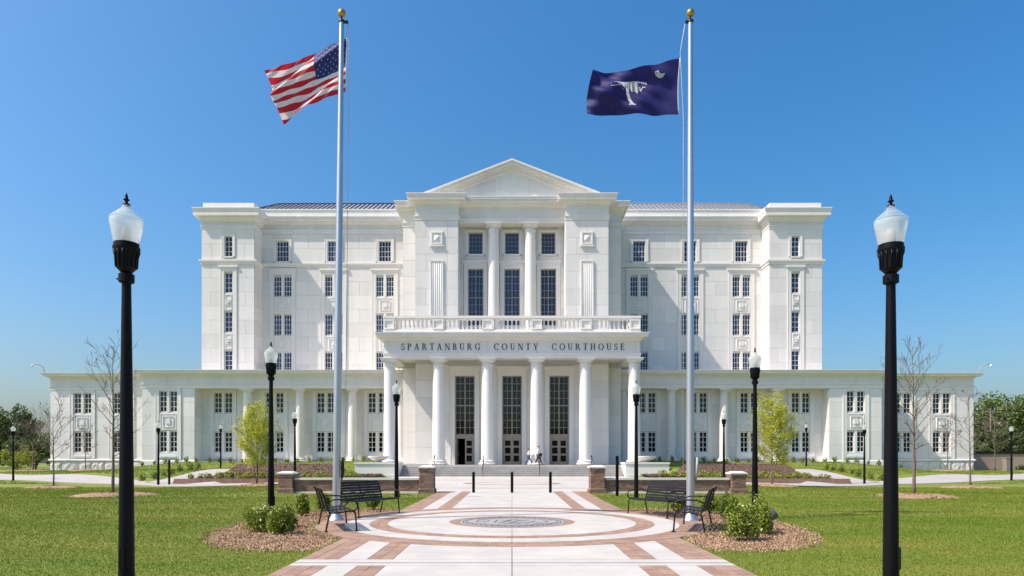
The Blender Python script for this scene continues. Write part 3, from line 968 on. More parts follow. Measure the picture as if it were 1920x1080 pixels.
    for xx, yb in ((s * 34.4, YR), (s * 40.15, YO)):
        mb.quad((xx, YW, 0), (xx, yb, 0), (xx, yb, 9.8), (xx, YW, 9.8))
    wl = mb.build('wall', M['joint'], house)
    panels(wl, x0p + .03, x1p - .03, 1.9, 9.7, YW, [(cp - 1.43, cp + 1.43, 0, 11)], ch=1.6, plen=2.2, seed=1)
    panels(wl, YW + .03, YR, 1.9, 9.7, 0, (), ch=1.6, plen=2.4, axis='y', xplane=s * 34.4, face=-s)
    # outer wing
    x0o, x1o = S(40.15, 51.6)
    OX = [43.6, 48.0]
    holes, excl = [], []
    for cc in OX:
        holes += pair_holes(s * cc, lrow, .84, .57)
        excl.append((s * cc - 1.45, s * cc + 1.45, 1.9, 11))
    mb = MB(); wall_front(mb, x0o, x1o, -.6, 9.8, YO, holes)
    mb.quad((s * 51.6, YO, -.6), (s * 51.6, 110, -.6), (s * 51.6, 110, 9.8), (s * 51.6, YO, 9.8))
    wl = mb.build('wall', M['joint'], house)
    panels(wl, x0o + (0.03 if s < 0 else 0), x1o - (0 if s < 0 else .03), 2.05, 9.7, YO, excl, ch=1.6, plen=2.2, seed=0)
    rr = random.Random(77 + s)
    xq = x0o
    while xq < x1o - .2:
        wq = min(rr.uniform(1.0, 1.9), x1o - xq)
        if x1o - xq - wq < .5: wq = x1o - xq
        # rock-faced block: bulged front
        mb = MB(); n = 5
        V_, F_ = [], []
        for j in range(n + 1):
            for i in range(n + 1):
                u, v = i / n, j / n
                edge = min(u, 1 - u, v, 1 - v)
                bulge = (.07 if edge > 0 else 0.0) * rr.uniform(.4, 1.6)
                V_.append((xq + .012 + (wq - .024) * u, YO - .05 - bulge, -.3 + 2.12 * v))
        for j in range(n):
            for i in range(n):
                F_.append((j * (n + 1) + i, j * (n + 1) + i + 1, (j + 1) * (n + 1) + i + 1, (j + 1) * (n + 1) + i))
        mb.add(V_, F_)
        mb.build('base_stone', M['rustic'], wl)
        xq += wq
    mb = MB()
    mb.sweep([(0, 1.82), (.16, 1.84), (.16, 1.96), (.05, 2.04), (0, 2.05)], [(s * 51.6, 100), (s * 51.6, YO), (s * 40.15, YO)] if s < 0 else [(40.15, YO), (51.6, YO), (51.6, 100)])
    mb.sweep([(0, 1.3), (.12, 1.32), (.12, 1.80), (.04, 1.9), (0, 1.91)], [(s * 40.15, YO), (s * 40.15, YW), (s * 34.4, YW), (s * 34.4, YR)] if s < 0 else [(34.4, YR), (34.4, YW), (40.15, YW), (40.15, YO)])
    mb.build('base_course', M['trim'], house)
    pr = cornice_profile(9.70, 10.22, 11.0, 11.62, .76)
    mb = MB(); mb.sweep(pr, [(s * 40.15, YO), (s * 40.15, YW), (s * 11.0, YW)] if s < 0 else [(11.0, YW), (40.15, YW), (40.15, YO)])
    # soffit over the recess
    mb.quad((s * 34.6, YW - .02, 9.705), (s * 11, YW - .02, 9.705), (s * 11, YR + .05, 9.705), (s * 34.6, YR + .05, 9.705))
    mb.build('cornice', M['trim'], house)
    mb = MB(); mb.sweep(cornice_profile(9.70, 10.22, 11.0, 11.60, .70), [(-51.6, 104), (-51.6, YO), (-40.4, YO)] if s < 0 else [(40.4, YO), (51.6, YO), (51.6, 104)])
    mb.build('cornice', M['trim'], house)
    mb = MB(); mb.box(*S(11.6, 40.1), YW + .2, 104, 11.2, 11.57); mb.box(*S(40.1, 51.5), YO + .2, 104, 11.2, 11.55)
    mb.build('flat_roof', M['cap'], house)
    mb = MB(); mb.box(*S(11.4, 34.5), YW - .25, YR + .1, .9, 1.62); mb.box(*S(11.4, 34.5), YW + .02, YR + .1, 1.62, 1.76)
    mb.build('plinth', M['trim'], house)
    for lst, yy, wd, dd, sd in ((WX, YR, .87, .575, .42), ([37.3], YW, .82, .56, .40), (OX, YO, .84, .57, .40)):
        for cc in lst:
            c = s * cc
            for (a, b) in lrow:
                for q in (-1, 1):
                    window(c + q * dd, a, b, yy + .13, wd, 2, 4, glass='glass_lo')
            hw = dd + wd / 2 + .02
            surround(c - hw, c + hw, 1.9 if yy != YO else 2.06, 9.42, yy, side=sd, proj=.09, sill=False, crown=False, top=.26)
            for (a, b) in lrow:
                mb = MB(); mb.box(c - .135, c + .135, yy - .05, yy + .3, a - .03, b + .02); mb.build('mullion', M['trim'], house)
            relief(c, 6.08, 2 * hw - .04, 1.95, yy - .0)
            mb = MB(); mb.box(c - hw, c + hw, yy - .06, yy + .05, 2.06, 2.74); mb.box(c - hw + .1, c + hw - .1, yy - .13, yy, 2.2, 2.42)
            mb.build('apron_panel', M['relief'], house)
    for cc in (17.45, 23.2, 28.95):
        column(s * cc, YW + .62, 1.76, 9.70, .50)
    column(s * 12.15, YW + .62, 1.76, 9.70, .50)

# ---- central block
DX = 4.87
mb = MB()
dh = [(c - 1.0, c + 1.0, 1.41, 10.57) for c in (-DX, 0, DX)]
wall_front(mb, -10.0, 10.0, 1.2, 14.4, YC, dh, depth=.4)
for s in (-1, 1):
    a, b = sorted((s * 5.53, s * 10.0))
    wall_front(mb, a, b, 14.4, 26.9, YC, [])
    mb.quad((s * 5.53, YC, 14.2), (s * 5.53, YS, 14.2), (s * 5.53, YS, 26.9), (s * 5.53, YC, 26.9))
    mb.quad((s * 10, YC, 1.2), (s * 10, YS, 1.2), (s * 10, YS, 26.9), (s * 10, YC, 26.9))
    a, b = sorted((s * 10.0, s * 11.6))
    wall_front(mb, a, b, 1.0, 26.9, YS, [])
    mb.quad((s * 11.6, YS, 1.0), (s * 11.6, YM + 1, 1.0), (s * 11.6, YM + 1, 29.1), (s * 11.6, YS, 29.1))
wl = mb.build('wall', M['joint'], house)
panels(wl, -9.97, 9.97, 1.45, 11.8, YC, [(c - 1.53, c + 1.53, 1, 11.6) for c in (-DX, 0, DX)], ch=1.72, plen=2.4)
for s in (-1, 1):
    a, b = sorted((s * 5.56, s * 9.97))
    panels(wl, a, b, 14.4, 26.64, YC, (), ch=1.8, plen=2.9, seed=1 if s < 0 else 0)
    a, b = sorted((s * 10.03, s * 11.57))
    panels(wl, a, b, 1.5, 11.7, YS, (), ch=1.7, plen=2.4); panels(wl, a, b, 14.4, 26.64, YS, (), ch=1.8, plen=2.4)
    panels(wl, YC + .03, YS, 14.4, 26.64, 0, (), ch=1.8, plen=2.4, axis='y', xplane=s * 5.53, face=-s)
# upper recess wall
UX = 3.86
uh = []
for c in (-UX, 0, UX):
    uh += [(c - .73, c + .73, 23.8, 26.06), (c - .80, c + .80, 16.2, 22.2)]
mb = MB(); wall_front(mb, -5.53, 5.53, 14.2, 26.9, YS, uh)
wl = mb.build('wall', M['joint'], house)
panels(wl, -5.5, 5.5, 14.4, 26.7, YS, [(c - 1.31, c + 1.31, 0, 30) for c in (-UX, 0, UX)], ch=1.8, plen=2.4)
for c in (-UX, 0, UX):
    window(c, 23.8, 26.06, YS + .2, 1.46, 4, 5, frame='bronze', bar=.035)
    window(c, 16.2, 22.2, YS + .2, 1.60, 4, 8, frame='bronze', bar=.035, thick_rows=(1, 4, 7), thick_col=2, tk=.08)
    surround(c - .76, c + .76, 23.77, 26.09, YS, side=.30, proj=.09, top=.28, crown=False)
    surround(c - .83, c + .83, 14.4, 22.25, YS, side=.40, proj=.10, top=.38, crown_h=.5, sill=False)
    mb = MB(); mb.box(c - 1.02, c + 1.02, YS - .05, YS + .05, 23.15, 23.6); mb.box(c - 1.3, c - 1.08, YS - .06, YS + .03, 23.15, 26.7); mb.box(c + 1.08, c + 1.3, YS - .06, YS + .03, 23.15, 26.7)
    mb.build('apron_panel', M['panel'], house)
for s in (-1, 1):
    column(s * 1.93, YC + 1.35, 14.3, 26.68, .62)
    # pier ornament: raised block and fluted panel
    c = s * 7.75
    mb = MB()
    mb.box(c - .66, c + .66, YC - .10, YC + .02, 24.05, 25.5)
    mb.box(c - .58, c + .58, YC - .17, YC - .09, 24.13, 24.27); mb.box(c - .58, c + .58, YC - .17, YC - .09, 25.28, 25.42)
    mb.box(c - .58, c - .45, YC - .168, YC - .09, 24.27, 25.28); mb.box(c + .45, c + .58, YC - .168, YC - .09, 24.27, 25.28)
    k = .40
    z = 24.775
    mb.add([(c - k, YC - .10, z - k), (c + k, YC - .10, z - k), (c + k, YC - .10, z + k), (c - k, YC - .10, z + k), (c, YC - .22, z)], [(0, 1, 4), (1, 2, 4), (2, 3, 4), (3, 0, 4)])
    mb.box(c - .72, c + .72, YC - .2, YC + .02, 23.93, 24.05)
    mb.build('pier_block', M['trim'], house)
    fp = MB(); fp.box(c - .66, c + .66, YC - .08, YC + .02, 14.4, 22.5)
    fp.box(c - .66, c - .56, YC - .15, YC - .07, 14.4, 22.5); fp.box(c + .56, c + .66, YC - .15, YC - .07, 14.4, 22.5); fp.box(c - .559, c + .559, YC - .148, YC - .07, 22.38, 22.5)
    fo = fp.build('fluted_panel', M['trim'], house)
    for q in range(5):
        xx = c - .40 + .20 * q
        f2 = MB(); f2.tube([(xx, YC - .085, 14.4), (xx, YC - .08, 22.3)], .035, 8); f2.build('reed', M['trim'], fo)
# block entablature and pediment
YE = 71.4
pth = [(-11.6, YM + .5), (-11.6, YS), (-10.0, YS), (-10.0, YC), (-5.53, YC), (-5.53, YE), (5.53, YE), (5.53, YC), (10.0, YC), (10.0, YS), (11.6, YS), (11.6, YM + .5)]
mb = MB(); mb.sweep(cornice_profile(26.66, 27.16, 28.2, 29.2, .84), pth)
mb.quad((-5.6, YE - .05, 26.68), (5.6, YE - .05, 26.68), (5.6, YS + .05, 26.68), (-5.6, YS + .05, 26.68))
mb.build('cornice', M['trim'], house)
mb = MB(); mb.box(-10.0, 10.0, YC + .1, YM + 2, 28.9, 29.19); mb.box(-11.5, 11.5, YS + .1, YM + 4, 28.8, 29.16); mb.build('flat_roof', M['cap'], house)
sl_ = .385
AP = 33.05
def zr(x, off): return AP - off - sl_ * abs(x)
mb = MB()
def rake(off0, off1, y0, y1):
    xb0 = (AP - off0 - 29.2) / sl_; xb1 = (AP - off1 - 29.2) / sl_
    for s in (-1, 1):
        poly = [(s * xb0, 29.2), (0, AP - off0), (0, AP - off1), (s * xb1, 29.2)]
        if s < 0: poly = [poly[0], poly[3], poly[2], poly[1]]
        mb.prism_xz(poly, y0, y1)
rake(0.0, .18, 70.45, 80); rake(.18, .45, 70.62, 80); rake(.45, .60, 70.85, 80); rake(.60, 1.0, 71.02, 72)
mb.build('raking_cornice', M['trim'], house)
tri = [(-7.3, 29.2), (7.3, 29.2), (0, AP - .9)]
mb = MB(); mb.prism_xz(tri, 71.3, 79); tym = mb.build('tympanum', M['joint'], house)
for (a, b) in ((-7.2, -1.75), (-1.75, 1.75), (1.75, 7.2)):
    mb = MB()
    zt = lambda x: AP - .93 - sl_ * abs(x)
    if a < 0 < b: poly = [(a + .012, 29.2), (b - .012, 29.2), (b - .012, zt(b)), (0, zt(0)), (a + .012, zt(a))]
    elif a < 0: poly = [(a, 29.2), (b - .012, 29.2), (b - .012, zt(b)), (a, max(29.25, zt(a)))]
    else: poly = [(a + .012, 29.2), (b, 29.2), (b, max(29.25, zt(b))), (a + .012, zt(a))]
    mb.prism_xz(poly, 71.27, 71.4)
    mb.build('panel', M['panel'], tym)
# ---- metal roofs behind the parapets
for s in (-1, 1):
    mb = MB()
    e0, e1 = YM + .2, 87.0
    zi, zo = 30.7, 34.6
    P = [(s * 11, e0, zi), (s * 32.5, e0, zi), (s * 29.6, e1, zo), (s * 11, e1, zo)]
    if s < 0: P = [P[1], P[0], P[3], P[2]]
    mb.quad(*P)
    mb.quad((s * 32.5, e0, zi), (s * 32.5, 104, zi), (s * 29.6, e1, zo), (s * 32.4, e0, zi)) if False else None
    mb.add([(s * 32.5, e0, zi), (s * 32.5, 100, zi), (s * 29.6, e1, zo)], [(0, 1, 2)])
    ro = mb.build('metal_roof', M['roof'], house)
    mb = MB()
    x = 11.3
    while x < 32.3:
        t1 = 1.0 if x < 29.6 else max(0.02, (32.5 - x) / 2.9)
        mb.tube([(s * x, e0, zi + .03), (s * x, e0 + (e1 - e0) * t1, zi + (zo - zi) * t1 + .06)], .085, 4, smooth=False)
        x += .56
    mb.tube([(s * 11, e1, zo + .05), (s * 29.6, e1, zo + .05), (s * 32.5, e0, zi + .05)], .09, 6)
    tag(mb.build('standing_seams', M['seam'], ro), kind='stuff')
# ---- portico
YP = 67.2
YF = 66.65
HW = 12.5
for x in (-12.02, -7.22, -2.41, 2.41, 7.22, 12.02):
    column(x, YP, 1.41, 11.86, .62)
mb = MB()
mb.sweep(cornice_profile(11.85, 12.34, 13.5, 14.25, .78), [(-HW, YW + .3), (-HW, YF), (HW, YF), (HW, YW + .3)])
mb.build('cornice', M['trim'], house)
mb = MB()
mb.quad((-HW + 1.0, YF + 1.0, 12.2), (HW - 1.0, YF + 1.0, 12.2), (HW - 1.0, YC + 3, 12.2), (-HW + 1.0, YC + 3, 12.2))
mb.box(-HW + .02, HW - .02, YF + .02, YF + 1.1, 11.855, 12.6)
for s in (-1, 1):
    mb.box(s * (HW - .02), s * (HW - 1.1), YF + 1.1, YW + .2, 11.857, 12.6)
mb.build('portico_ceiling', M['trim'], house)
mb = MB(); mb.box(-HW + .1, HW - .1, YF + .1, YS + 2.0, 13.9, 14.28); mb.build('terrace_floor', M['cap'], house)
# vertical joints in the entablature (dark seams between cast pieces)
mb = MB()
for x in (-12.02, -7.22, -2.41, 2.41, 7.22, 12.02):
    mb.box(x - .02, x + .02, YF - .006, YF + .05, 12.36, 13.5)
for x in np.arange(-37.4, 38, 5.75):
    if abs(x) > 13: mb.box(x - .02, x + .02, YW - .006, YW + .05, 10.24, 11.0)
tag(mb.build('entablature_joints', M['joint'], house), kind='stuff')
# balustrade
BY = YF + .15
mb = MB(); mb.box(-12.6, 12.6, BY - .16, BY + .46, 14.26, 14.56); mb.box(-12.52, 12.52, BY - .10, BY + .40, 14.56, 14.66)
mb.box(-12.62, 12.62, BY - .18, BY + .48, 15.74, 15.97); mb.box(-12.5, 12.5, BY - .09, BY + .39, 15.62, 15.74)
for s in (-1, 1):
    mb.box(s * 12.6, s * 11.95, BY + .46, YC, 14.26, 14.62); mb.box(s * 12.62, s * 11.95, BY + .48, YC, 15.66, 15.97)
bal = mb.build('balustrade', M['trim'], house)
PX = [-12.02, -7.22, -2.41, 2.41, 7.22, 12.02]
for x in PX:
    m2 = MB(); a = .52
    m2.box(x - a, x + a, BY - .13, BY + .43, 14.66, 15.62)
    m2.box(x - a, x + a, BY - .22, BY - .12, 14.66, 14.80); m2.box(x - a, x + a, BY - .22, BY - .12, 15.48, 15.62)
    m2.box(x - a, x - a + .14, BY - .218, BY - .12, 14.80, 15.48); m2.box(x + a - .14, x + a, BY - .218, BY - .12, 14.80, 15.48)
    m2.build('pedestal', M['trim'], bal)
m2 = MB()
m2.box(-.11, .11, -.11, .11, 0, .1); m2.box(-.11, .11, -.11, .11, .86, .96)
m2.lathe(0, 0, [[(.07, .1), (.125, .24), (.13, .32), (.105, .45), (.065, .62), (.06, .7)], [(.09, .7), (.09, .75)], [(.065, .75), (.085, .86)]], 10, cap=False)
bme = m2.mesh('baluster', M['trim'])
for i in range(5):
    a, b = PX[i] + .52, PX[i + 1] - .52
    for k in range(9):
        link('baluster', bme, bal, (a + (b - a) * (k + .5) / 9, BY + .15, 14.66))
for s in (-1, 1):
    for k in range(6):
        link('baluster', bme, bal, (s * 12.28, BY + .9 + k * .5, 14.66))
# ---- inscription: carved serif capitals built from strokes
def glyph(ch, mb):
    """returns advance; unit cap height; z up"""
    t, n, sf = .165, .06, .05
    def rc(x0, z0, x1, z1): mb.prism_xz([(x0, z0), (x1, z0), (x1, z1), (x0, z1)], -.03, .02)
    def ser(x0, x1, z):
        rc(x0 - .09, z, x1 + .09, z + sf)
    def stem(x, w_=t):
        rc(x, sf, x + w_, 1 - sf); ser(x, x + w_, 0); ser(x, x + w_, 1 - sf)
    def sl2(xa, za, xb, zb, w_): mb.prism_xz([(xa, za), (xa + w_, za), (xb + w_, zb), (xb, zb)], -.03, .02)
    def arc(cx, cz, rx, rz, a0, a1, tx=t, tn=n, N=18):
        for k in range(N):
            A, B = R(a0 + (a1 - a0) * k / N), R(a0 + (a1 - a0) * (k + 1) / N)
            q = []
            for a in (A, B):
                w_ = tn + (tx - tn) * abs(math.cos(a))
                q.append(((cx + (rx - w_) * math.cos(a), cz + (rz - w_ * .95) * math.sin(a)), (cx + rx * math.cos(a), cz + rz * math.sin(a))))
            mb.prism_xz([q[0][0], q[0][1], q[1][1], q[1][0]], -.03, .02)
    if ch == 'S':
        arc(.30, .745, .25, .265, 30, 262, .14); arc(.30, .265, .27, .275, -148, 85, .15); rc(.49, .70, .54, .97); rc(.02, .03, .07, .32); return .60
    if ch == 'P': stem(.09); arc(.30, .73, .34, .27, -90, 90); rc(.2, .94, .32, 1); rc(.2, .46, .32, .52); return .70
    if ch == 'A':
        sl2(.09, 0, .36, 1, .065); sl2(.57, 0, .33, 1, .16); rc(.2, .30, .60, .36); ser(.09, .16, 0); ser(.58, .72, 0); return .84
    if ch == 'R': stem(.09); arc(.30, .74, .32, .26, -90, 90); rc(.2, .94, .32, 1); rc(.2, .48, .32, .54); sl2(.62, 0, .32, .5, .17); ser(.66, .74, 0); return .84
    if ch == 'T': rc(0, .94, .74, 1); rc(0, .78, .045, .96); rc(.695, .78, .74, .96); rc(.29, sf, .455, .96); ser(.29, .455, 0); return .76
    if ch == 'N': stem(.09, .07); stem(.68, .07); sl2(.60, 0, .09, 1, .17); return .86
    if ch == 'B': stem(.09); arc(.30, .75, .28, .25, -90, 90); arc(.30, .27, .34, .27, -90, 90); rc(.2, .94, .32, 1); rc(.2, .47, .34, .53); rc(.2, 0, .32, .06); return .72
    if ch == 'U': rc(.09, .3, .255, .96); ser(.09, .255, .95); rc(.60, .3, .67, .96); ser(.60, .67, .95); arc(.38, .31, .29, .32, 180, 360, .12, .08); return .80
    if ch == 'G': arc(.45, .5, .43, .51, 42, 322); rc(.62, .06, .77, .44); ser(.66, .74, .42); rc(.72, .72, .77, .98); return .90
    if ch == 'C': arc(.45, .5, .43, .51, 42, 318); rc(.72, .70, .77, .98); return .84
    if ch == 'O': arc(.46, .5, .45, .51, 0, 360, N=28); return .94
    if ch == 'Y': rc(.32, sf, .485, .5); sl2(.32, .46, .06, 1, .165); sl2(.40, .46, .66, 1, .07); ser(.32, .485, 0); ser(.08, .2, .95); ser(.66, .74, .95); return .80
    if ch == 'H': stem(.09); stem(.60); rc(.25, .47, .62, .53); return .87
    if ch == 'E': stem(.09); rc(.09, .94, .60, 1); rc(.555, .76, .60, .96); rc(.2, .48, .48, .54); rc(.44, .40, .48, .62); rc(.09, 0, .64, .06); rc(.595, .03, .64, .26); return .68
    return .4
ins = empty('inscription', (0, YF - .002, 12.63)); ins.parent = house
CAP = .62
for word, xa, xb in (('SPARTANBURG', -10.83, -3.08), ('COUNTY', -1.78, 2.55), ('COURTHOUSE', 3.87, 10.98)):
    gl = []
    tot = 0
    for ch in word:
        m2 = MB(); adv = glyph(ch, m2); gl.append((ch, m2, adv)); tot += adv * CAP
    sp = ((xb - xa) - tot) / (len(word) - 1)
    x = xa
    for ch, m2, adv in gl:
        me = m2.mesh('letter', M['letter'])
        me.transform(Matrix.Diagonal((CAP, 1, CAP, 1)))
        link('letter', me, ins, (x, 0, 0))
        x += adv * CAP + sp
# ---- doors under tall windows
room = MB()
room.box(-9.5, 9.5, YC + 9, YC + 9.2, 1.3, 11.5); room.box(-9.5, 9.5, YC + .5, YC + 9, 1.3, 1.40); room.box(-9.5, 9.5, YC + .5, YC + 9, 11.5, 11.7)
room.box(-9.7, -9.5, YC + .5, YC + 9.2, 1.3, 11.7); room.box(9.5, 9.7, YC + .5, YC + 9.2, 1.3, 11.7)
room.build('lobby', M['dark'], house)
for i, c in enumerate((-DX, 0, DX)):
    window(c, 4.5, 10.57, YC + .28, 2.0, 4, 8, glass='glass_lo', frame='bronze', bar=.045, fr=.09, thick_rows=(4,), thick_col=2, tk=.12)
    mb = MB()
    mb.box(c - 1.0, c - .88, YC + .2, YC + .36, 1.41, 4.5); mb.box(c + .88, c + 1.0, YC + .2, YC + .36, 1.41, 4.5)
    mb.box(c - .88, c + .88, YC + .2, YC + .36, 4.12, 4.5)
    mb.build('door_frame', M['bronze'], house)
    for q in (-1, 1):
        m2 = MB()
        w_, h_ = .865, 2.7
        m2.box(0, .15, -.04, .04, 0, h_); m2.box(w_ - .15, w_, -.04, .04, 0, h_)
        for (a, b) in ((0, .32), (.95, 1.15), (1.78, 1.95), (2.5, h_)):
            m2.box(.15, w_ - .15, -.038, .038, a, b)
        hx = c - .87 if q < 0 else c + .87
        opened = i == 0 and q < 0
        rot = (0, 0, R(-82)) if False else (0, 0, (R(84) if opened else 0) + (0 if q < 0 else math.pi))
        d = m2.build('door', M['bronze'], house, (hx, YC + .28, 1.415), rot)
        if opened: tag(d, 'bronze door leaf standing open')
        m3 = MB()
        for (a, b) in ((.32, .95), (1.15, 1.78), (1.95, 2.5)):
            m3.quad((.15, 0, a), (w_ - .15, 0, a), (w_ - .15, 0, b), (.15, 0, b))
        m3.build('glass', M['glass_lo'], d)
        m4 = MB()
        yy = -.09 if q < 0 else .09
        m4.tube([(w_ - .08, 0, .9), (w_ - .08, yy, .95), (w_ - .08, yy, 1.25), (w_ - .08, 0, 1.3)], .016, 6)
        m4.build('handle', M['alu'], d)
    surround(c - 1.02, c + 1.02, 1.41, 10.6, YC, side=.46, proj=.16, top=.42, crown_h=.55, sill=False, name='door_surround')

# ---- platform and steps
mb = MB(); mb.box(-13.3, 13.3, 66.05, YR + .05, .0, 1.405)
plat = mb.build('portico_platform', M['concrete'])
tag(plat, 'pale stone platform under the portico columns', kind='structure')
NS = 6
for k in range(NS):
    z1 = 1.41 - (k) * .178
    if k == 0: continue
    y1 = 66.05 - (k - 1) * .37
    m2 = MB(); m2.box(-10.5, 10.5, y1 - .37, y1 + .3, 0, z1 - .05); m2.box(-10.5, 10.5, y1 - .40, y1 + .3, z1 - .05, z1)
    m2.build('step', M['concrete'], plat)
for s in (-1, 1):
    mb = MB()
    x0, x1 = sorted((s * 10.55, s * 14.6))
    mb.box(x0, x1, 63.4, 66.0, 0.0, 1.50)
    mb.box(x0 - .06, x1 + .06, 63.32, 66.04, 1.50, 1.66)
    mb.box(x0 + .03, x1 - .03, 63.36, 63.41, .30, .52)
    o = mb.build('stone_plinth', M['trim'])
    tag(o, 'white stone cheek block at the %s end of the steps' % ('right' if s > 0 else 'left'), 'plinth')
    mb = MB()
    mb.lathe(0, 0, [[(.32, 0), (.34, .06), (.26, .1)], [(.26, .1), (.5, .18), (.80, .34), (.93, .46)], [(.96, .46), (.98, .53), (.95, .57)], [(.95, .57), (.84, .55), (.80, .48)]], 28, cap=True)
    b = mb.build('planter_bowl', M['bowl'], None, (s * 12.6, 64.4, 1.66))
    tag(b, 'wide shallow stone planter bowl on the %s cheek block' % ('right' if s > 0 else 'left'), 'planter')
# handrails on the steps
def handrail(x, label):
    mb = MB()
    z0, z1 = .33, 1.41
    for q in (-.0,):
        pts = [(x, 63.9, z0 + .75), (x, 63.95, z0 + .9), (x, 64.2, z0 + .95), (x, 66.1, z1 + .92), (x, 66.5, z1 + .92), (x, 66.55, z1 + .8)]
        mb.tube(pts, .028, 6)
        mb.tube([(x, 64.2, z0 - .05), (x, 64.2, z0 + .95)], .028, 6); mb.tube([(x, 66.3, z1 - .05), (x, 66.3, z1 + .92)], .028, 6)
        mb.tube([(x, 64.2, z0 + .45), (x, 66.3, z1 + .45)], .018, 6)
    tag(mb.build('handrail', M['black']), label, 'handrail', 'handrails on the courthouse steps')
handrail(-7.5, 'black handrail on the steps by the left brick pier')
handrail(-2.75, 'black handrail on the steps, second from the left')
handrail(2.6, 'black handrail on the steps nearest the walking people')
handrail(7.7, 'black handrail on the steps by the right brick pier')

# ------------------------------------------------------------------ street lamps
def make_lamp():
    root = empty('street_lamp')
    mb = MB(); mb.lathe(0, 0, [[(.098, -.3), (.094, .1), (.085, 1.2), (.07, 2.6), (.052, 3.98)]], 16)
    mb.box(-.03, .03, -.105, -.08, .45, .72)
    mb.build('pole', M['black'], root)
    mb = MB()
    mb.lathe(0, 0, [[(.055, 3.94), (.09, 3.96)], [(.09, 3.96), (.09, 4.05)], [(.09, 4.05), (.06, 4.07)], [(.06, 4.07), (.095, 4.11), (.115, 4.13)], [(.112, 4.13), (.118, 4.22), (.124, 4.28), (.143, 4.33), (.149, 4.345)],
                    [(.149, 4.345), (.154, 4.36), (.152, 4.385)], [(.142, 4.385), (.142, 4.43)]], 20)
    for k in range(14):
        a = 2 * math.pi * k / 14
        mb.tube([(.114 * math.cos(a), .114 * math.sin(a), 4.135), (.123 * math.cos(a), .123 * math.sin(a), 4.27), (.143 * math.cos(a), .143 * math.sin(a), 4.335)], .012, 5)
    mb.tube([(-.09, 0, 4.0), (-.12, 0, 4.0)], .012, 6)
    mb.build('fitter', M['black'], root)
    mb = MB()
    n = 48
    prof = [(.132, 4.40), (.146, 4.46), (.164, 4.56), (.183, 4.66), (.188, 4.70), (.182, 4.722)]
    vs = [((r_ * (1 - (.022 if k % 2 else 0))) * math.cos(2 * math.pi * k / n), (r_ * (1 - (.022 if k % 2 else 0))) * math.sin(2 * math.pi * k / n), z) for r_, z in prof for k in range(n)]
    mb.add(vs, [(j * n + k, j * n + (k + 1) % n, (j + 1) * n + (k + 1) % n, (j + 1) * n + k) for j in range(len(prof) - 1) for k in range(n)], True)
    mb.build('globe', M['globe'], root)
    mb = MB()
    mb.lathe(0, 0, [[(.184, 4.722), (.190, 4.728), (.186, 4.738)], [(.186, 4.738), (.176, 4.752), (.150, 4.765)], [(.153, 4.765), (.153, 4.775), (.128, 4.795)], [(.128, 4.795), (.100, 4.82), (.062, 4.855), (.045, 4.885), (.040, 4.905)]], 28)
    mb.build('globe_cap', M['globe_cap'], root)
    mb = MB(); mb.lathe(0, 0, [[(.03, 4.42), (.055, 4.46), (.06, 4.56), (.04, 4.62)]], 12); mb.build('bulb', M['white'], root)
    mb = MB(); mb.lathe(0, 0, [[(.042, 4.895), (.045, 4.91), (.02, 4.925)], [(.018, 4.925), (.016, 4.945), (.038, 4.965), (.016, 4.985), (.02, 5.0), (.004, 5.05)]], 12)
    mb.build('finial', M['black'], root)
    return root
lamp0 = make_lamp()
LAMPS = [(-4.19, 7.42, 'tall black lamp post in the left foreground, nearest of all'),
         (4.14, 7.46, 'tall black lamp post in the right foreground, nearest of all'),
         (-6.0, 17.0, 'black lamp post behind the left plaza shrubs'),
         (6.37, 17.9, 'black lamp post behind the right plaza shrubs'),
         (-4.33, 25.6, 'black lamp post before the left brick wall'),
         (4.66, 25.6, 'black lamp post before the right brick wall'),
         (-12.72, 40.0, 'black lamp post behind the left brick wall outer pier'),
         (12.6, 40.6, 'black lamp post behind the right brick wall outer pier'),
         (-24.3, 46.9, 'black lamp post at the left path by the ramp walk'),
         (25.5, 49.4, 'black lamp post at the right path by the ramp walk'),
         (-39.6, 54.2, 'small black lamp post at the far left edge'),
         (39.8, 54.4, 'small black lamp post at the far right edge by the tan wall'),
         (-29.1, 68.2, 'small black lamp post on the bank under the left wing'),
         (30.0, 69.6, 'small black lamp post on the bank under the right wing')]
for i, (x, y, lb) in enumerate(LAMPS):
    o = lamp0 if i == 0 else copy_tree(lamp0)
    o.location = (x, y, T(x, y) - .02)
    o.rotation_euler[2] = i * .7
    if i < 2: o.scale = (.89, .89, .89)
    tag(o, lb, 'street lamp', 'acorn street lamps')

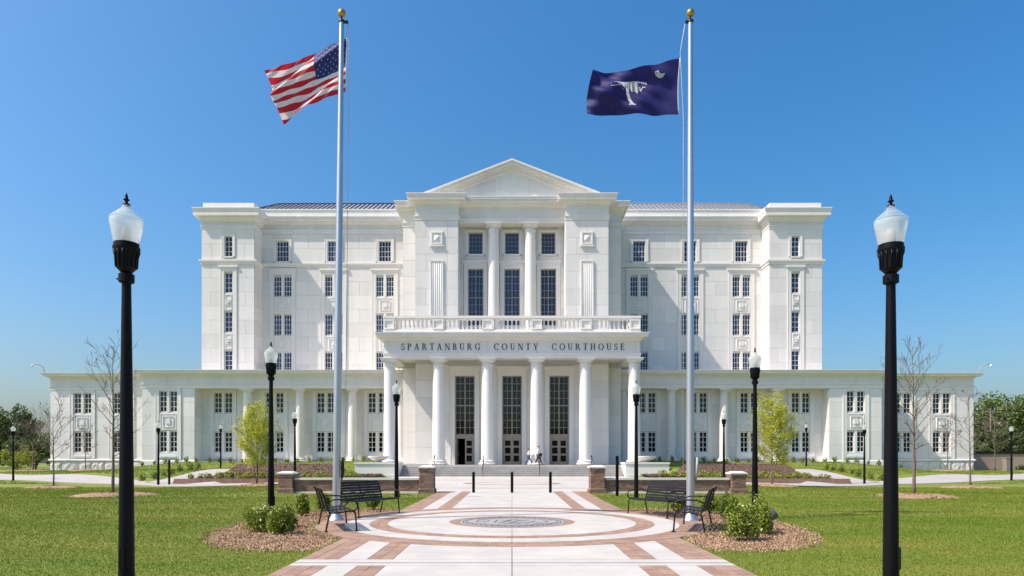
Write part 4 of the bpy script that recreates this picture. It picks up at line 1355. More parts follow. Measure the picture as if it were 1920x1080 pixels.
# ------------------------------------------------------------------ flagpoles and flags
for s, X in ((-1, -4.33), (1, 4.39)):
    y = 16.8
    z0 = zw(0, y) + .03
    root = empty('flagpole', (X, y, z0))
    if s < 0: root.rotation_euler[1] = 0.0112          # this pole leans a little
    tag(root, 'tall silver flagpole with gold ball flying the %s flag' % ('striped' if s < 0 else 'dark blue'), 'flagpole', 'flagpoles by the plaza')
    mb = MB(); mb.lathe(0, 0, [[(.098, 0), (.095, 2), (.092, 4.5)], [(.090, 4.5), (.078, 8.0), (.055, 12.25)]], 24); mb.build('pole', M['alu'], root)
    mb = MB(); mb.lathe(0, 0, [[(.20, .0), (.195, .03), (.16, .06), (.125, .12), (.10, .17)]], 24); mb.build('flash_collar', M['alu'], root)
    mb = MB(); mb.lathe(0, 0, [[(.07, 12.25), (.075, 12.3), (.02, 12.33), (.02, 12.40)]], 12); mb.box(-.12 if s > 0 else .0, .02 if s > 0 else .16, -.03, .03, 12.24, 12.29); mb.build('truck', M['iron'], root)
    mb = MB(); mb.lathe(0, 0, [[(.001, 12.38), (.05, 12.392), (.087, 12.43), (.1, 12.48), (.087, 12.53), (.05, 12.568), (.001, 12.58)]], 20, cap=False); mb.build('ball', M['gold'], root)
    mb = MB()
    hx = .14 if s < 0 else -.12
    mb.tube([(hx, .05, 12.25), (hx + (.02 if s < 0 else -.1), .12, 11.6 if s > 0 else 11.9), (hx * 1.2, .12, 10.0), (hx * 1.3, .1, 1.4)], .008, 5)
    mb.build('halyard', M['rope'], root)
    mb = MB(); mb.box(.11, .16, -.02, .02, 1.25, 1.45)
    mb.tube([(.15, -.03, 1.55), (.17, 0, 1.35), (.15, .03, 1.1), (.13, 0, 1.0), (.14, -.03, 1.2), (.15, -.03, 1.55)], .02 if s < 0 else .035, 6)
    mb.build('cleat', M['rope'] if s > 0 else M['iron'], root)

def flag_surface(c, waves):
    """c = (hoist top, hoist bottom, fly top, fly bottom) as (x, z); returns f(u, v) with u to the fly, v down"""
    (a, b, d, e) = c
    def f(u, v):
        x = (a[0] * (1 - v) + b[0] * v) * (1 - u) + (d[0] * (1 - v) + e[0] * v) * u
        z = (a[1] * (1 - v) + b[1] * v) * (1 - u) + (d[1] * (1 - v) + e[1] * v) * u
        dx, dy, dz = waves(u, v)
        return (x + dx, 16.95 + dy, z + dz)
    return f
def us_w(u, v):
    p = v * 1.0 - u * .55
    dy = .13 * u ** .5 * math.sin(9 * p + 1.0) + .06 * u * math.sin(19 * p + 3 * u) + .10 * u * math.sin(4 * u + 1) + .02 * math.sin(33 * p - 4 * u) * min(1, u * 4)
    dz = .05 * math.sin(math.pi * u) * (-1.0 + .6 * v) + .015 * math.sin(14 * u + 5 * v) * v + .02 * u * math.sin(10 * v)
    return (.02 * math.sin(9 * v) * u, -dy + .12 * u, dz)
def sc_w(u, v):
    p = v * .9 + u * .8
    dy = .12 * u ** .5 * math.sin(7 * p + .3) + .08 * u * math.sin(13 * (u - .45 * v) + 1) + .035 * math.sin(24 * p - 3 * v) * min(1, 4 * u)
    dz = -.10 * math.sin(math.pi * min(1, u * 1.1)) * (1 - v) - .04 * math.sin(2 * math.pi * u) * v
    return (.06 * math.sin(math.pi * v) * u * -1 + .03 * math.sin(math.pi * v) * (1 - u) * -1, -dy + .1 * u, dz)
USC = ((-4.10, 12.14), (-4.13, 10.84), (-6.22, 11.45), (-5.82, 10.20))
SCC = ((4.17, 11.65), (4.14, 10.25), (2.02, 11.40), (1.88, 10.30))
def flag_grid(f, nu, nv, mi):
    mb = MB()
    vs = [f(i / nu, j / nv) for j in range(nv + 1) for i in range(nu + 1)]
    for j in range(nv):
        for i in range(nu):
            k = j * (nu + 1) + i
            mb.f.append((k, k + nu + 1, k + nu + 2, k + 1)); mb.sm.append(True); mb.mi.append(mi((i + .5) / nu, (j + .5) / nv))
    mb.v = vs
    return mb
fu = flag_surface(USC, us_w)
def usmi(u, v):
    if u < .4 and v < 7 / 13: return 2
    return int(v * 13) % 2
uf = flag_grid(fu, 80, 78, usmi).build('flag', [M['red'], M['white'], M['navy']])
tag(uf, 'red and white striped flag with starred blue canton flying from left pole', 'flag')
def on_flag(f, u, v, off):
    p = Vector(f(u, v)); e = .004
    a = Vector(f(min(1, u + e), v)) - Vector(f(u - e if u > e else 0, v)); b = Vector(f(u, min(1, v + e))) - Vector(f(u, v - e if v > e else 0))
    n = a.cross(b).normalized()
    return p + n * off
st = MB()
for r in range(9):
    for k in range(6 if r % 2 == 0 else 5):
        cu = (.4 / 12) * (1 + 2 * k + (r % 2)); cv = (7 / 13) / 10 * (1 + r)
        for off in (.004, -.004):
            pts = []
            for q in range(10):
                rr_ = .017 if q % 2 == 0 else .007
                a = math.pi / 2 + q * math.pi / 5
                pts.append(on_flag(fu, max(0.002, cu + rr_ * .53 * math.cos(a)), max(.002, cv - rr_ * math.sin(a)), off))
            cpt = on_flag(fu, cu, cv, off)
            st.add(pts + [cpt], [(i, (i + 1) % 10, 10) for i in range(10)])
tag(st.build('stars', M['white'], uf), kind='stuff')
fs_ = flag_surface(SCC, sc_w)
sf_ = flag_grid(fs_, 80, 48, lambda u, v: 0).build('flag', [M['indigo']])
tag(sf_, 'dark blue flag with white palm tree and crescent flying from right pole', 'flag')
em2 = MB()
def emb(poly):
    # small pieces so that they follow the cloth
    for off in (.005, -.005):
        em2.add([on_flag(fs_, u, v, off) for u, v in poly], [tuple(range(len(poly)))])
CROWN = [((0.717, 0.349), (0.71, 0.438)), ((0.686, 0.316), (0.676, 0.438)), ((0.661, 0.298), (0.651, 0.423)), ((0.634, 0.292), (0.625, 0.413)), ((0.617, 0.287), (0.602, 0.476)), ((0.605, 0.288), (0.589, 0.492)), ((0.587, 0.286), (0.578, 0.414)), ((0.567, 0.284), (0.558, 0.414)), ((0.547, 0.28), (0.537, 0.425)), ((0.531, 0.281), (0.522, 0.41)), ((0.518, 0.279), (0.502, 0.492)), ((0.5, 0.279), (0.487, 0.467)), ((0.484, 0.28), (0.47, 0.477)), ((0.466, 0.28), (0.45, 0.519)), ((0.449, 0.283), (0.437, 0.452)), ((0.43, 0.288), (0.418, 0.475)), ((0.412, 0.292), (0.405, 0.409)), ((0.392, 0.297), (0.384, 0.421)), ((0.375, 0.323), (0.373, 0.352))]
TRUNK = [((0.569, 0.406), (0.539, 0.407)), ((0.565, 0.497), (0.535, 0.497)), ((0.558, 0.575), (0.531, 0.575)), ((0.545, 0.653), (0.518, 0.652)), ((0.534, 0.705), (0.506, 0.704)), ((0.523, 0.746), (0.496, 0.745)), ((0.537, 0.778), (0.479, 0.775)), ((0.538, 0.799), (0.474, 0.795))]
CRES = [((0.281, 0.15), (0.238, 0.145)), ((0.264, 0.208), (0.234, 0.17)), ((0.241, 0.253), (0.227, 0.192)), ((0.213, 0.284), (0.214, 0.211)), ((0.19, 0.289), (0.199, 0.222)), ((0.171, 0.268), (0.182, 0.228)), ((0.158, 0.23), (0.158, 0.226))]
def big(q):
    return (.5 + (q[0] - .5) * 1.2, .47 + (q[1] - .47) * 1.12)
CROWN = [(big(a), big(b)) for a, b in CROWN]; TRUNK = [(big(a), big(b)) for a, b in TRUNK]
for part in (CROWN, TRUNK):      # narrow slices, so that the emblem follows the cloth
    for (p, q), (p2, q2) in zip(part[:-1], part[1:]):
        emb([p, p2, q2, q])
em2.build('palm_tree', M['emblem'], sf_)
em2 = MB()
for (p, q), (p2, q2) in zip(CRES[:-1], CRES[1:]):
    emb([p, p2, q2, q])
em2.build('crescent', M['emblem'], sf_)
hm = MB()
hm.tube([fs_(0, v) for v in [k / 10 for k in range(11)]], .014, 5); hm.build('heading', M['white'], sf_)
hm = MB()
hm.tube([fu(0, v) for v in [k / 10 for k in range(11)]], .012, 5); hm.build('heading', M['white'], uf)

# ------------------------------------------------------------------ benches
def make_bench():
    root = empty('park_bench')
    Lh = .90
    # side profile (y forward to the sitter's front, z up)
    seat = [(-.22, .40), (-.14, .395), (-.06, .40), (.02, .41), (.10, .42), (.18, .43), (.25, .425), (.29, .40)]
    back = [(-.245, .45), (-.265, .52), (-.285, .59), (-.305, .66), (-.325, .73), (-.35, .80), (-.385, .865)]
    sm1 = MB(); sm1.box(-Lh + .02, Lh - .02, -.029, .029, -.004, .004); sme = sm1.mesh('slat', M['iron'])
    for i, (y, z) in enumerate(seat):
        link('slat', sme, root, (0, y, z + .012), (R(-6 if i < 2 else (5 if i < 6 else -25)), 0, 0))
    for i, (y, z) in enumerate(back):
        link('slat', sme, root, (0, y, z), (R(105 if i < 5 else 118), 0, 0))
    for x in (-Lh, 0, Lh):
        mb = MB()
        mb.tube([(x, .295, .385)] + [(x, y, z - .012) for y, z in seat[::-1]] + [(x, y - .012, z) for y, z in back] + [(x, -.41, .89)], .017, 7)
        mb.build('end_frame' if x else 'centre_strap', M['iron'], root)
    for x in (-Lh, Lh):
        mb = MB()
        mb.tube([(x, .25, .41), (x, .30, .38), (x, .315, .2), (x, .33, 0)], .018, 7)
        mb.box(x - .04, x + .04, .29, .37, 0, .014)
        mb.build('leg', M['iron'], root)
        mb = MB()
        mb.tube([(x, -.2, .40), (x, -.235, .34), (x, -.27, .15), (x, -.30, 0)], .018, 7)
        mb.box(x - .04, x + .04, -.34, -.26, 0, .014)
        mb.build('leg', M['iron'], root)
        mb = MB()
        pts = [(x, -.29, .60), (x, -.15, .66), (x, .05, .665), (x, .2, .655), (x, .30, .62), (x, .345, .55), (x, .335, .47), (x, .28, .425), (x, .2, .42)]
        mb.tube(pts, .016, 7)
        mb.build('armrest', M['iron'], root)
    return root
bench0 = make_bench()
def face(x, y, tx, ty):      # +y of the bench looks at the target
    return math.atan2(-(tx - x), ty - y)
BEN = [(-3.88, 15.06, 0, 16.5, 'black slatted steel bench before the left flagpole, nearer of the two'),
       (-3.80, 18.25, 0, 16.5, 'black slatted steel bench behind the left flagpole, by the brick wall'),
       (3.98, 14.9, 0, 16.4, 'black slatted steel bench before the right flagpole, nearer of the two'),
       (3.86, 18.15, 0, 16.5, 'black slatted steel bench behind the right flagpole, by the brick wall')]
for i, (x, y, tx, ty, lb) in enumerate(BEN):
    o = bench0 if i == 0 else copy_tree(bench0)
    inpl = math.hypot(x, y - CY) < 4.7
    o.location = (x, y, zw(x, y) + (.034 if inpl else .03) if y < 30 else (.323 if abs(x) < 10.5 else T(x, y)))
    o.rotation_euler[2] = face(x, y, tx, ty)
    tag(o, lb, 'bench', 'black steel benches')

for k, (x, lb) in enumerate(((-9.3, 'dark backless bench behind the middle of the left brick wall'), (9.3, 'dark backless bench behind the middle of the right brick wall'),
                             (-12.9, 'dark backless bench behind the outer pier of the left brick wall'), (12.7, 'dark backless bench behind the outer pier of the right brick wall'))):
    z = .323 if abs(x) < 10.6 else T(x, 42)
    root = empty('backless_bench', (x, 42.0, z)); tag(root, lb, 'bench', 'backless benches in the forecourt')
    for q in range(5):
        mb = MB(); mb.box(-1.2, 1.2, -.25 + q * .1, -.17 + q * .1, .40, .45); mb.build('slat', M['iron'], root)
    for q in (-.9, .9):
        mb = MB(); mb.box(q - .04, q + .04, -.2, .2, 0, .40); mb.build('leg', M['iron'], root)

# ------------------------------------------------------------------ brick walls
def brick_face(mb, p0, p1, z0, z1, t=.02, bl=.2, bh=.067, seed=0):
    """running-bond bricks proud of the core along p0->p1 (plan), outward to the right"""
    d = Vector((p1[0] - p0[0], p1[1] - p0[1])); L = d.length; d.normalize(); n = Vector((d.y, -d.x))
    rr_ = random.Random(seed)
    rows = max(1, round((z1 - z0) / bh)); h = (z1 - z0) / rows
    for r in range(rows):
        nb = max(1, round(L / bl)); l = L / nb
        cuts = [k * l for k in range(nb + 1)]
        if r % 2: cuts = [0] + [k * l + l / 2 for k in range(nb)] + [L]
        for a, b in zip(cuts[:-1], cuts[1:]):
            tt = t * rr_.uniform(.75, 1.15)
            a += .007; b -= .007
            q = [(p0[0] + d.x * a, p0[1] + d.y * a), (p0[0] + d.x * b, p0[1] + d.y * b)]
            za, zb = z0 + r * h + .007, z0 + (r + 1) * h - .007
            o = [(x + n.x * tt, y + n.y * tt) for x, y in q]
            mb.add([(q[0][0], q[0][1], za), (q[1][0], q[1][1], za), (q[1][0], q[1][1], zb), (q[0][0], q[0][1], zb),
                    (o[0][0], o[0][1], za), (o[1][0], o[1][1], za), (o[1][0], o[1][1], zb), (o[0][0], o[0][1], zb)],
                   [(4, 5, 6, 7), (0, 1, 5, 4), (1, 2, 6, 5), (2, 3, 7, 6), (3, 0, 4, 7)])
def brick_box(core, bricks, x0, x1, y0, y1, z0, z1, seed):
    core.box(x0, x1, y0, y1, z0, z1)
    brick_face(bricks, (x0, y1), (x0, y0), z0, z1, seed=seed); brick_face(bricks, (x0, y0), (x1, y0), z0, z1, seed=seed + 1)
    brick_face(bricks, (x1, y0), (x1, y1), z0, z1, seed=seed + 2)
for s in (-1, 1):
    root = empty('brick_wall', (0, 0, 0))
    tag(root, 'low red brick wall with stone cap and two piers, %s of the walkway' % ('right' if s > 0 else 'left'), 'brick wall', 'brick walls flanking the walkway')
    zb = .26
    def pier(xc, w_, zt, seed):
        core, br = MB(), MB()
        y0 = 29.45
        brick_box(core, br, xc - w_ / 2 - .05, xc + w_ / 2 + .05, y0 - .05, y0 + w_ + .05, zb - .15, zb + .22, seed)
        brick_box(core, br, xc - w_ / 2, xc + w_ / 2, y0, y0 + w_, zb + .22, zt - .24, seed + 3)
        brick_box(core, br, xc - w_ / 2 - .025, xc + w_ / 2 + .025, y0 - .025, y0 + w_ + .025, zt - .24, zt - .12, seed + 6)
        p = core.build('pier', M['bmortar'], root)
        tag(br.build('brickwork', M['brick'], p), kind='stuff')
        c = MB()
        q = w_ / 2 + .07
        c.box(xc - q, xc + q, y0 + w_ / 2 - q, y0 + w_ / 2 + q, zt - .12, zt - .05)
        q2 = q - .02
        c.add([(xc - q2, y0 + w_ / 2 - q2, zt - .05), (xc + q2, y0 + w_ / 2 - q2, zt - .05), (xc + q2, y0 + w_ / 2 + q2, zt - .05), (xc - q2, y0 + w_ / 2 + q2, zt - .05),
               (xc - q2 * .5, y0 + w_ / 2 - q2 * .5, zt + .01), (xc + q2 * .5, y0 + w_ / 2 - q2 * .5, zt + .01), (xc + q2 * .5, y0 + w_ / 2 + q2 * .5, zt + .01), (xc - q2 * .5, y0 + w_ / 2 + q2 * .5, zt + .01)],
              [(4, 5, 6, 7), (0, 1, 5, 4), (1, 2, 6, 5), (2, 3, 7, 6), (3, 0, 4, 7)])
        c.build('pier_cap', M['cap'], p)
        # recessed square in the pier face
    pier(s * 3.69, .60, 1.49, 10)
    pier(s * 9.78, .60, 1.23, 30)
    core, br = MB(), MB()
    a, b = sorted((s * 4.04, s * 9.43))
    brick_box(core, br, a, b, 29.62, 29.92, zb - .15, zb + .60, 50)
    p = core.build('wall', M['bmortar'], root)
    tag(br.build('brickwork', M['brick'], p), kind='stuff')
    c = MB(); c.box(a, b, 29.55, 29.99, zb + .60, zb + .69); c.build('wall_cap', M['cap'], root)
    c = MB(); c.box(a, b, 29.56, 29.98, zb - .1, zb + .10); c.build('water_table', M['cap'], root)

# ------------------------------------------------------------------ bollards and slim posts
bm0 = MB(); bm0.lathe(0, 0, [[(.062, -.1), (.062, .86)], [(.062, .86), (.055, .885), (.02, .9)]], 14); bme_ = bm0.mesh('bollard', M['black'])
for x, lb in ((-1.66, 'left of three black bollards across the walkway'), (0.0, 'middle of three black bollards across the walkway'), (1.66, 'right of three black bollards across the walkway')):
    tag(link('bollard', bme_, None, (x, 29.5, zw(0, 29.5) + .03)), lb, 'bollard', 'bollards across the walkway')
for x, y, h, lb in ((4.25, 27.6, 1.6, 'slim black post before the right brick wall'), (-23.9, 47.6, 1.75, 'slim black post beside the left path')):
    mb = MB(); mb.box(-.055, .055, -.055, .055, -.2, h); mb.box(-.045, .045, -.062, -.05, h - .5, h - .25); mb.box(-.06, .06, -.06, .06, h, h + .015)
    tag(mb.build('push_post', M['black'], None, (x, y, T(x, y))), lb, 'post')

# ------------------------------------------------------------------ vegetation
def skeleton(seed, H, r0, first, spread, nb, crook=.05, sub=5, stems=1, up=.9, order3=True):
    """list of polylines (points, radii): leader, branches, twigs; a young tree"""
    rr_ = random.Random(seed)
    out, tips = [], []
    for q in range(stems):
        base = Vector((0, 0, -.15))
        lean = Vector((rr_.uniform(-1, 1), rr_.uniform(-1, 1), 0)) * (.13 if q else .012) * H
        Hq = H * (1 if q == 0 else rr_.uniform(.7, .85))
        n = 9
        lead = []
        off = Vector((0, 0, 0))
        for k in range(n + 1):
            t = k / n
            if k > 1: off += Vector((rr_.uniform(-1, 1), rr_.uniform(-1, 1), 0)) * crook * H * .05
            lead.append(base + Vector((0, 0, Hq * t + .15 * t)) + lean * t + off)
        rad = [max(.006, r0 * (1 if q == 0 else .7) * (1 - .95 * (k / n) ** .8)) for k in range(n + 1)]
        out.append((lead, rad, 0))
        def at(t):
            f = t * n; i = min(n - 1, int(f)); return lead[i].lerp(lead[i + 1], f - i), rad[i]
        m = nb if q == 0 else nb // 2
        for k in range(m):
            t = first + (0.97 - first) * (k + rr_.uniform(0, .7)) / m
            p, rl_ = at(t)
            az = k * 2.4 + rr_.uniform(-.5, .5)
            env = spread * (math.sin(math.pi * min(1, ((t - first) / (1 - first)) * .78 + .18)) ** .8)
            L = env * rr_.uniform(.75, 1.15)
            el = up * rr_.uniform(.6, 1.15) * (.7 + .5 * t)
            d = Vector((math.cos(az), math.sin(az), math.tan(min(1.25, el * .8)))).normalized()
            L = L / max(.35, math.hypot(d.x, d.y)) if L / max(.35, math.hypot(d.x, d.y)) < spread * 1.9 else spread * 1.9
            pts = [p]; rd = [min(rl_ * .5, .03 + L * .006)]
            nn = 5
            for j in range(1, nn + 1):
                d = (d + Vector((rr_.uniform(-.18, .18), rr_.uniform(-.18, .18), rr_.uniform(-.05, .16)))).normalized()
                pts.append(pts[-1] + d * L / nn); rd.append(rd[0] * (1 - .82 * j / nn))
            out.append((pts, rd, 1))
            for j in range(sub):
                tt = rr_.uniform(.25, .98); f = tt * nn; i = min(nn - 1, int(f))
                bp = pts[i].lerp(pts[i + 1], f - i)
                bd = (pts[i + 1] - pts[i]).normalized()
                d2 = (bd + Vector((rr_.uniform(-1, 1), rr_.uniform(-1, 1), rr_.uniform(-.4, .9))) * .75).normalized()
                l2 = L * rr_.uniform(.2, .42)
                q1 = bp + d2 * l2 * .5; d3 = (d2 + Vector((rr_.uniform(-.3, .3), rr_.uniform(-.3, .3), rr_.uniform(-.1, .4)))).normalized(); q2 = q1 + d3 * l2 * .5
                out.append(([bp, q1, q2], [rd[i] * .5, rd[i] * .35, .004], 2))
                tips += [bp, q1, q2]
                if order3:
                    for _ in range(3):
                        d4 = (d3 + Vector((rr_.uniform(-1, 1), rr_.uniform(-1, 1), rr_.uniform(-.5, .9))) * .9).normalized()
                        e = (q1 if rr_.random() < .5 else q2) ; e2 = e + d4 * l2 * rr_.uniform(.3, .6)
                        out.append(([e, e2], [.006, .003], 3)); tips.append(e2)
            tips += pts[2:]
    return out, tips
def tree(name, label, cat, group, x, y, seed, H, r0, first, spread, nb, leaf=None, nleaf=0, lsize=.07, stems=1, up=.9, sub=5, thick=1.0, crook=.05, z=None):
    sk, tips = skeleton(seed, H, r0, first, spread, nb, sub=sub, stems=stems, up=up, crook=crook)
    root = empty(name, (x, y, T(x, y) if z is None else z))
    tag(root, label, cat, group)
    tm, bm2 = MB(), MB()
    for pts, rd, o in sk:
        if o == 0: tm.tube(pts, rd, 9)
        else: bm2.tube(pts, [max(.0045 * thick, r_) for r_ in rd], 5 if o == 1 else 4, cap=False)
    tm.build('trunk', M['bark'], root)
    bm2.build('crown', M['twig'], root)
    if leaf:
        rg = np.random.default_rng(seed)
        tp = np.array([tuple(p) for p in tips])
        tp = tp[rg.random(len(tp)) < .5]
        idx = rg.integers(0, len(tp), nleaf)
        C = tp[idx] + rg.normal(0, .12, (nleaf, 3))
        link('leaves', leaf_quads(C, lsize, rg, m=M[leaf], name='leaves'), root)
    return root
BT = 'bare young trees on the lawn'
tree('bare_tree', 'tall bare young tree beside the left foreground lamp post', 'tree', BT, -16.6, 28.4, 11, 6.1, .075, .27, 1.25, 24, up=.95, thick=1.1)
tree('bare_tree', 'tall bare young tree beside the right foreground lamp post', 'tree', BT, 15.9, 27.0, 12, 5.95, .075, .33, 1.0, 28, up=1.1, thick=1.1)
tree('bare_tree', 'slender bare tree before the left end of the building', 'tree', BT, -28.4, 42.3, 13, 4.6, .06, .40, 1.3, 18, thick=1.5)
tree('bare_tree', 'slender bare tree before the right end of the building', 'tree', BT, 28.4, 42.3, 14, 6.0, .07, .33, 1.2, 18, thick=1.5)
tree('bare_tree', 'thin bare sapling at the base of the left outer wing', 'tree', BT, -46.0, 73.6, 15, 4.6, .07, .35, 1.3, 14, thick=2)
tree('bare_tree', 'thin bare sapling at the base of the right outer wing', 'tree', BT, 46.6, 73.0, 16, 5.4, .07, .35, 1.5, 14, thick=2)
tree('bare_tree', 'bushy bare tree left of the building by the dark trees', 'tree', BT, -51.5, 73.4, 17, 4.8, .10, .30, 2.6, 26, up=.6, thick=2)
tree('bare_tree', 'bushy bare tree by the tan wall at the far right', 'tree', BT, 52.0, 73.5, 18, 5.6, .09, .33, 2.0, 20, up=.7, thick=2)
tree('leafy_tree', 'small yellow green leafy tree in front of the left wing columns', 'tree', 'yellow green young trees', -15.6, 41.8, 21, 4.75, .05, .32, 1.2, 34, leaf='leaf_y', nleaf=11000, lsize=.095, stems=3, up=.8)
tree('leafy_tree', 'small yellow green leafy tree in front of the right wing columns', 'tree', 'yellow green young trees', 15.6, 41.0, 22, 5.0, .05, .32, 1.25, 34, leaf='leaf_y', nleaf=11000, lsize=.095, stems=3, up=.8)
# mulch rings round the lawn trees
def mulch_ring(x, y, r, lb, h=.12, seed=0):
    rr_ = random.Random(seed)
    mb = MB(); N = 28
    vs = [(x, y, T(x, y) + h)]
    for j, (t, hh) in enumerate(((.5, h * .85), (.8, h * .45), (1.0, -.02))):
        for k in range(N):
            a = 2 * math.pi * k / N; q = r * t * (1 + .10 * math.sin(3 * a + seed) + rr_.uniform(-.05, .05))
            xx, yy = x + q * math.cos(a), y + q * .85 * math.sin(a)
            vs.append((xx, yy, T(xx, yy) + hh + (rr_.uniform(0, .035) if j < 2 else 0)))
    fs = [(0, 1 + k, 1 + (k + 1) % N) for k in range(N)]
    for j in range(2):
        for k in range(N):
            fs.append((1 + j * N + k, 1 + (j + 1) * N + k, 1 + (j + 1) * N + (k + 1) % N, 1 + j * N + (k + 1) % N))
    mb.add(vs, fs)
    rg = np.random.default_rng(seed)
    o = mb.build('mulch_mound', M['mulch'])
    tag(o, lb, 'mulch', 'mulch mounds under lawn trees')
    n = 900
    a = rg.uniform(0, 2 * np.pi, n); q = r * .98 * np.sqrt(rg.uniform(0, 1, n))
    C = np.array([(x + b * math.cos(c), y + b * .85 * math.sin(c), T(x + b * math.cos(c), y + b * .85 * math.sin(c)) + h * (1 - (b / r) ** 2) + .01) for b, c in zip(q, a)])
    tag(link('mulch_chips', leaf_quads(C, .13, rg, up=1.4, aspect=.3, m=M['chip'], name='mulch_chips'), o), kind='stuff')
mulch_ring(-16.6, 28.4, 1.75, 'mulch mound under the tall bare tree on the left lawn', seed=1)
mulch_ring(15.9, 27.0, 1.6, 'mulch mound under the tall bare tree on the right lawn', seed=2)
mulch_ring(-28.4, 42.3, 1.6, 'mulch mound under the slender bare tree at left', seed=3)
mulch_ring(28.4, 42.3, 1.8, 'mulch mound under the slender bare tree at right', seed=4)
mulch_ring(-15.6, 41.8, 1.3, 'mulch mound under the yellow green tree at left', seed=5)
mulch_ring(15.6, 41.0, 1.6, 'mulch mound under the yellow green tree at right', seed=6)
mulch_ring(-46.0, 73.6, 2.0, 'mulch mound under the left wing sapling', seed=7)
mulch_ring(46.6, 73.0, 2.0, 'mulch mound under the right wing sapling', seed=8)
mulch_ring(-51.5, 73.4, 1.8, 'mulch mound under the bushy bare tree at left', seed=9)

def shrub_mesh(seed, rx, rz, n, size, m, clumps=14):
    rg = np.random.default_rng(seed)
    cc = rg.normal(size=(clumps, 3)); cc /= np.linalg.norm(cc, axis=1, keepdims=True); cc[:, 2] = np.abs(cc[:, 2]) * .9
    cc *= rg.uniform(.45, .8, (clumps, 1))
    i = rg.integers(0, clumps, n)
    d = rg.normal(size=(n, 3)); d /= np.linalg.norm(d, axis=1, keepdims=True)
    P = cc[i] + d * (rg.uniform(0.5, 1, (n, 1)) ** .5) * rg.uniform(.26, .46, (clumps, 1))[i]
    P[:, 2] = np.where(P[:, 2] < -.05, -P[:, 2] * .5, P[:, 2])
    C = P * np.array([rx, rx, rz]) + np.array([0, 0, .08])
    return leaf_quads(C, size, rg, up=.6, aspect=.5, m=m, name='leaves')
def shrub(name, label, cat, group, x, y, leaves, z=None, stem=.3):
    root = empty(name, (x, y, T(x, y) if z is None else z))
    tag(root, label, cat, group)
    link('leaves', leaves, root)
    mb = MB(); rr_ = random.Random(int(x * 100))
    for k in range(5):
        a = k * 1.3; mb.tube([(0, 0, -.05), (math.cos(a) * stem * .3, math.sin(a) * stem * .3, stem * .6), (math.cos(a) * stem * .7, math.sin(a) * stem * .7, stem * 1.3)], [.012, .009, .004], 5)
    mb.build('stems', M['twig'], root)
    return root
GS = 'glossy shrubs in the plaza mulch beds'
NEAR = [(-5.27, 14.25, .30, .56, 'rounded glossy shrub at the left end of the left mulch bed'),
        (-4.66, 13.75, .25, .60, 'upright glossy shrub nearest the camera in the left mulch bed'),
        (-5.00, 14.9, .26, .55, 'glossy shrub between the two nearest shrubs in the left bed'),
        (-5.55, 18.0, .25, .46, 'small rounded glossy shrub behind the left bed cluster'),
        (-5.45, 19.6, .24, .50, 'small glossy shrub behind the nearer left bench'),
        (-4.1, 20.2, .22, .36, 'low glossy shrub under the farther left bench'),
        (4.32, 12.85, .31, .60, 'full glossy shrub nearest the camera in the right mulch bed'),
        (5.03, 13.95, .29, .70, 'tall glossy shrub right behind the nearest one in the right bed'),
        (5.45, 17.1, .27, .62, 'glossy shrub beside the right lamp post'),
        (5.45, 18.8, .24, .48, 'small glossy shrub behind the nearer right bench'),
        (4.85, 19.9, .22, .36, 'low glossy shrub under the farther right bench')]
for i, (x, y, rx, rz, lb) in enumerate(NEAR):
    shrub('shrub', lb, 'shrub', GS, x, y, shrub_mesh(100 + i, rx * 1.12, rz * 1.05, 1900, .068, M['leaf_s'], 16), z=zw(x, y) + .04)
ORD = ['first', 'second', 'third', 'fourth', 'fifth', 'sixth', 'seventh', 'eighth', 'ninth', 'tenth', 'eleventh', 'twelfth', 'thirteenth', 'fourteenth', 'fifteenth', 'sixteenth', 'seventeenth',
       'eighteenth', 'nineteenth', 'twentieth', 'twenty-first', 'twenty-second', 'twenty-third', 'twenty-fourth', 'twenty-fifth', 'twenty-sixth', 'twenty-seventh', 'twenty-eighth', 'twenty-ninth', 'thirtieth']
# rows of small shrubs
small = [shrub_mesh(200 + k, .27, .55, 260, .10, M['leaf_s'], 8) for k in range(4)]
rr = random.Random(9)
for s in (-1, 1):
    sd = 'right' if s > 0 else 'left'
    x = 14.6
    k = 0
    while x < 42:
        o = shrub('small_shrub', 'small green shrub along the %s wing, %s from the portico' % (sd, ORD[k]), 'shrub', 'shrub row along the %s wing' % sd, s * x, 73.0 + rr.uniform(-.1, .1), small[k % 4])
        o.rotation_euler[2] = rr.uniform(0, 6); q = rr.uniform(.85, 1.25); o.scale = (q, q, q)
        x += rr.uniform(1.0, 1.35); k += 1
    for k in range(7):
        y = 53 + k * 1.75
        o = shrub('small_shrub', 'small green shrub beside the %s ramp walk, %s from the path' % (sd, ORD[k]), 'shrub', 'shrub row beside the %s ramp' % sd, s * (28.7 + .10 * k + rr.uniform(-.2, .2)), y, small[(k + 1) % 4])
        o.rotation_euler[2] = rr.uniform(0, 6); q = rr.uniform(1.0, 1.5); o.scale = (q, q, q)
    # bedding plants
    if s < 0: bed_lo = [shrub_mesh(300 + k, .34, .34, 150, .11, M['leaf_g'] if k < 3 else M['leaf_s'], 6) for k in range(4)]
    for row, ry, rn in ((0, 50.0, 'front'), (1, 51.7, 'middle'), (2, 53.5, 'back')):
        for k in range(15):
            x = s * (11.9 + k * .80 + .4 * (row % 2) + rr.uniform(-.2, .2)); y = ry + rr.uniform(-.35, .35)
            o = shrub('bedding_plant', 'low golden green plant, %s row of the %s planting bed, %s from the portico' % (rn, sd, ORD[k]), 'plant', 'bedding plants in the %s bed' % sd, x, y, bed_lo[rr.randrange(4)], z=T(x, y) + .06, stem=.12)
            q = rr.uniform(.8, 1.6); o.scale = (q, q, q)

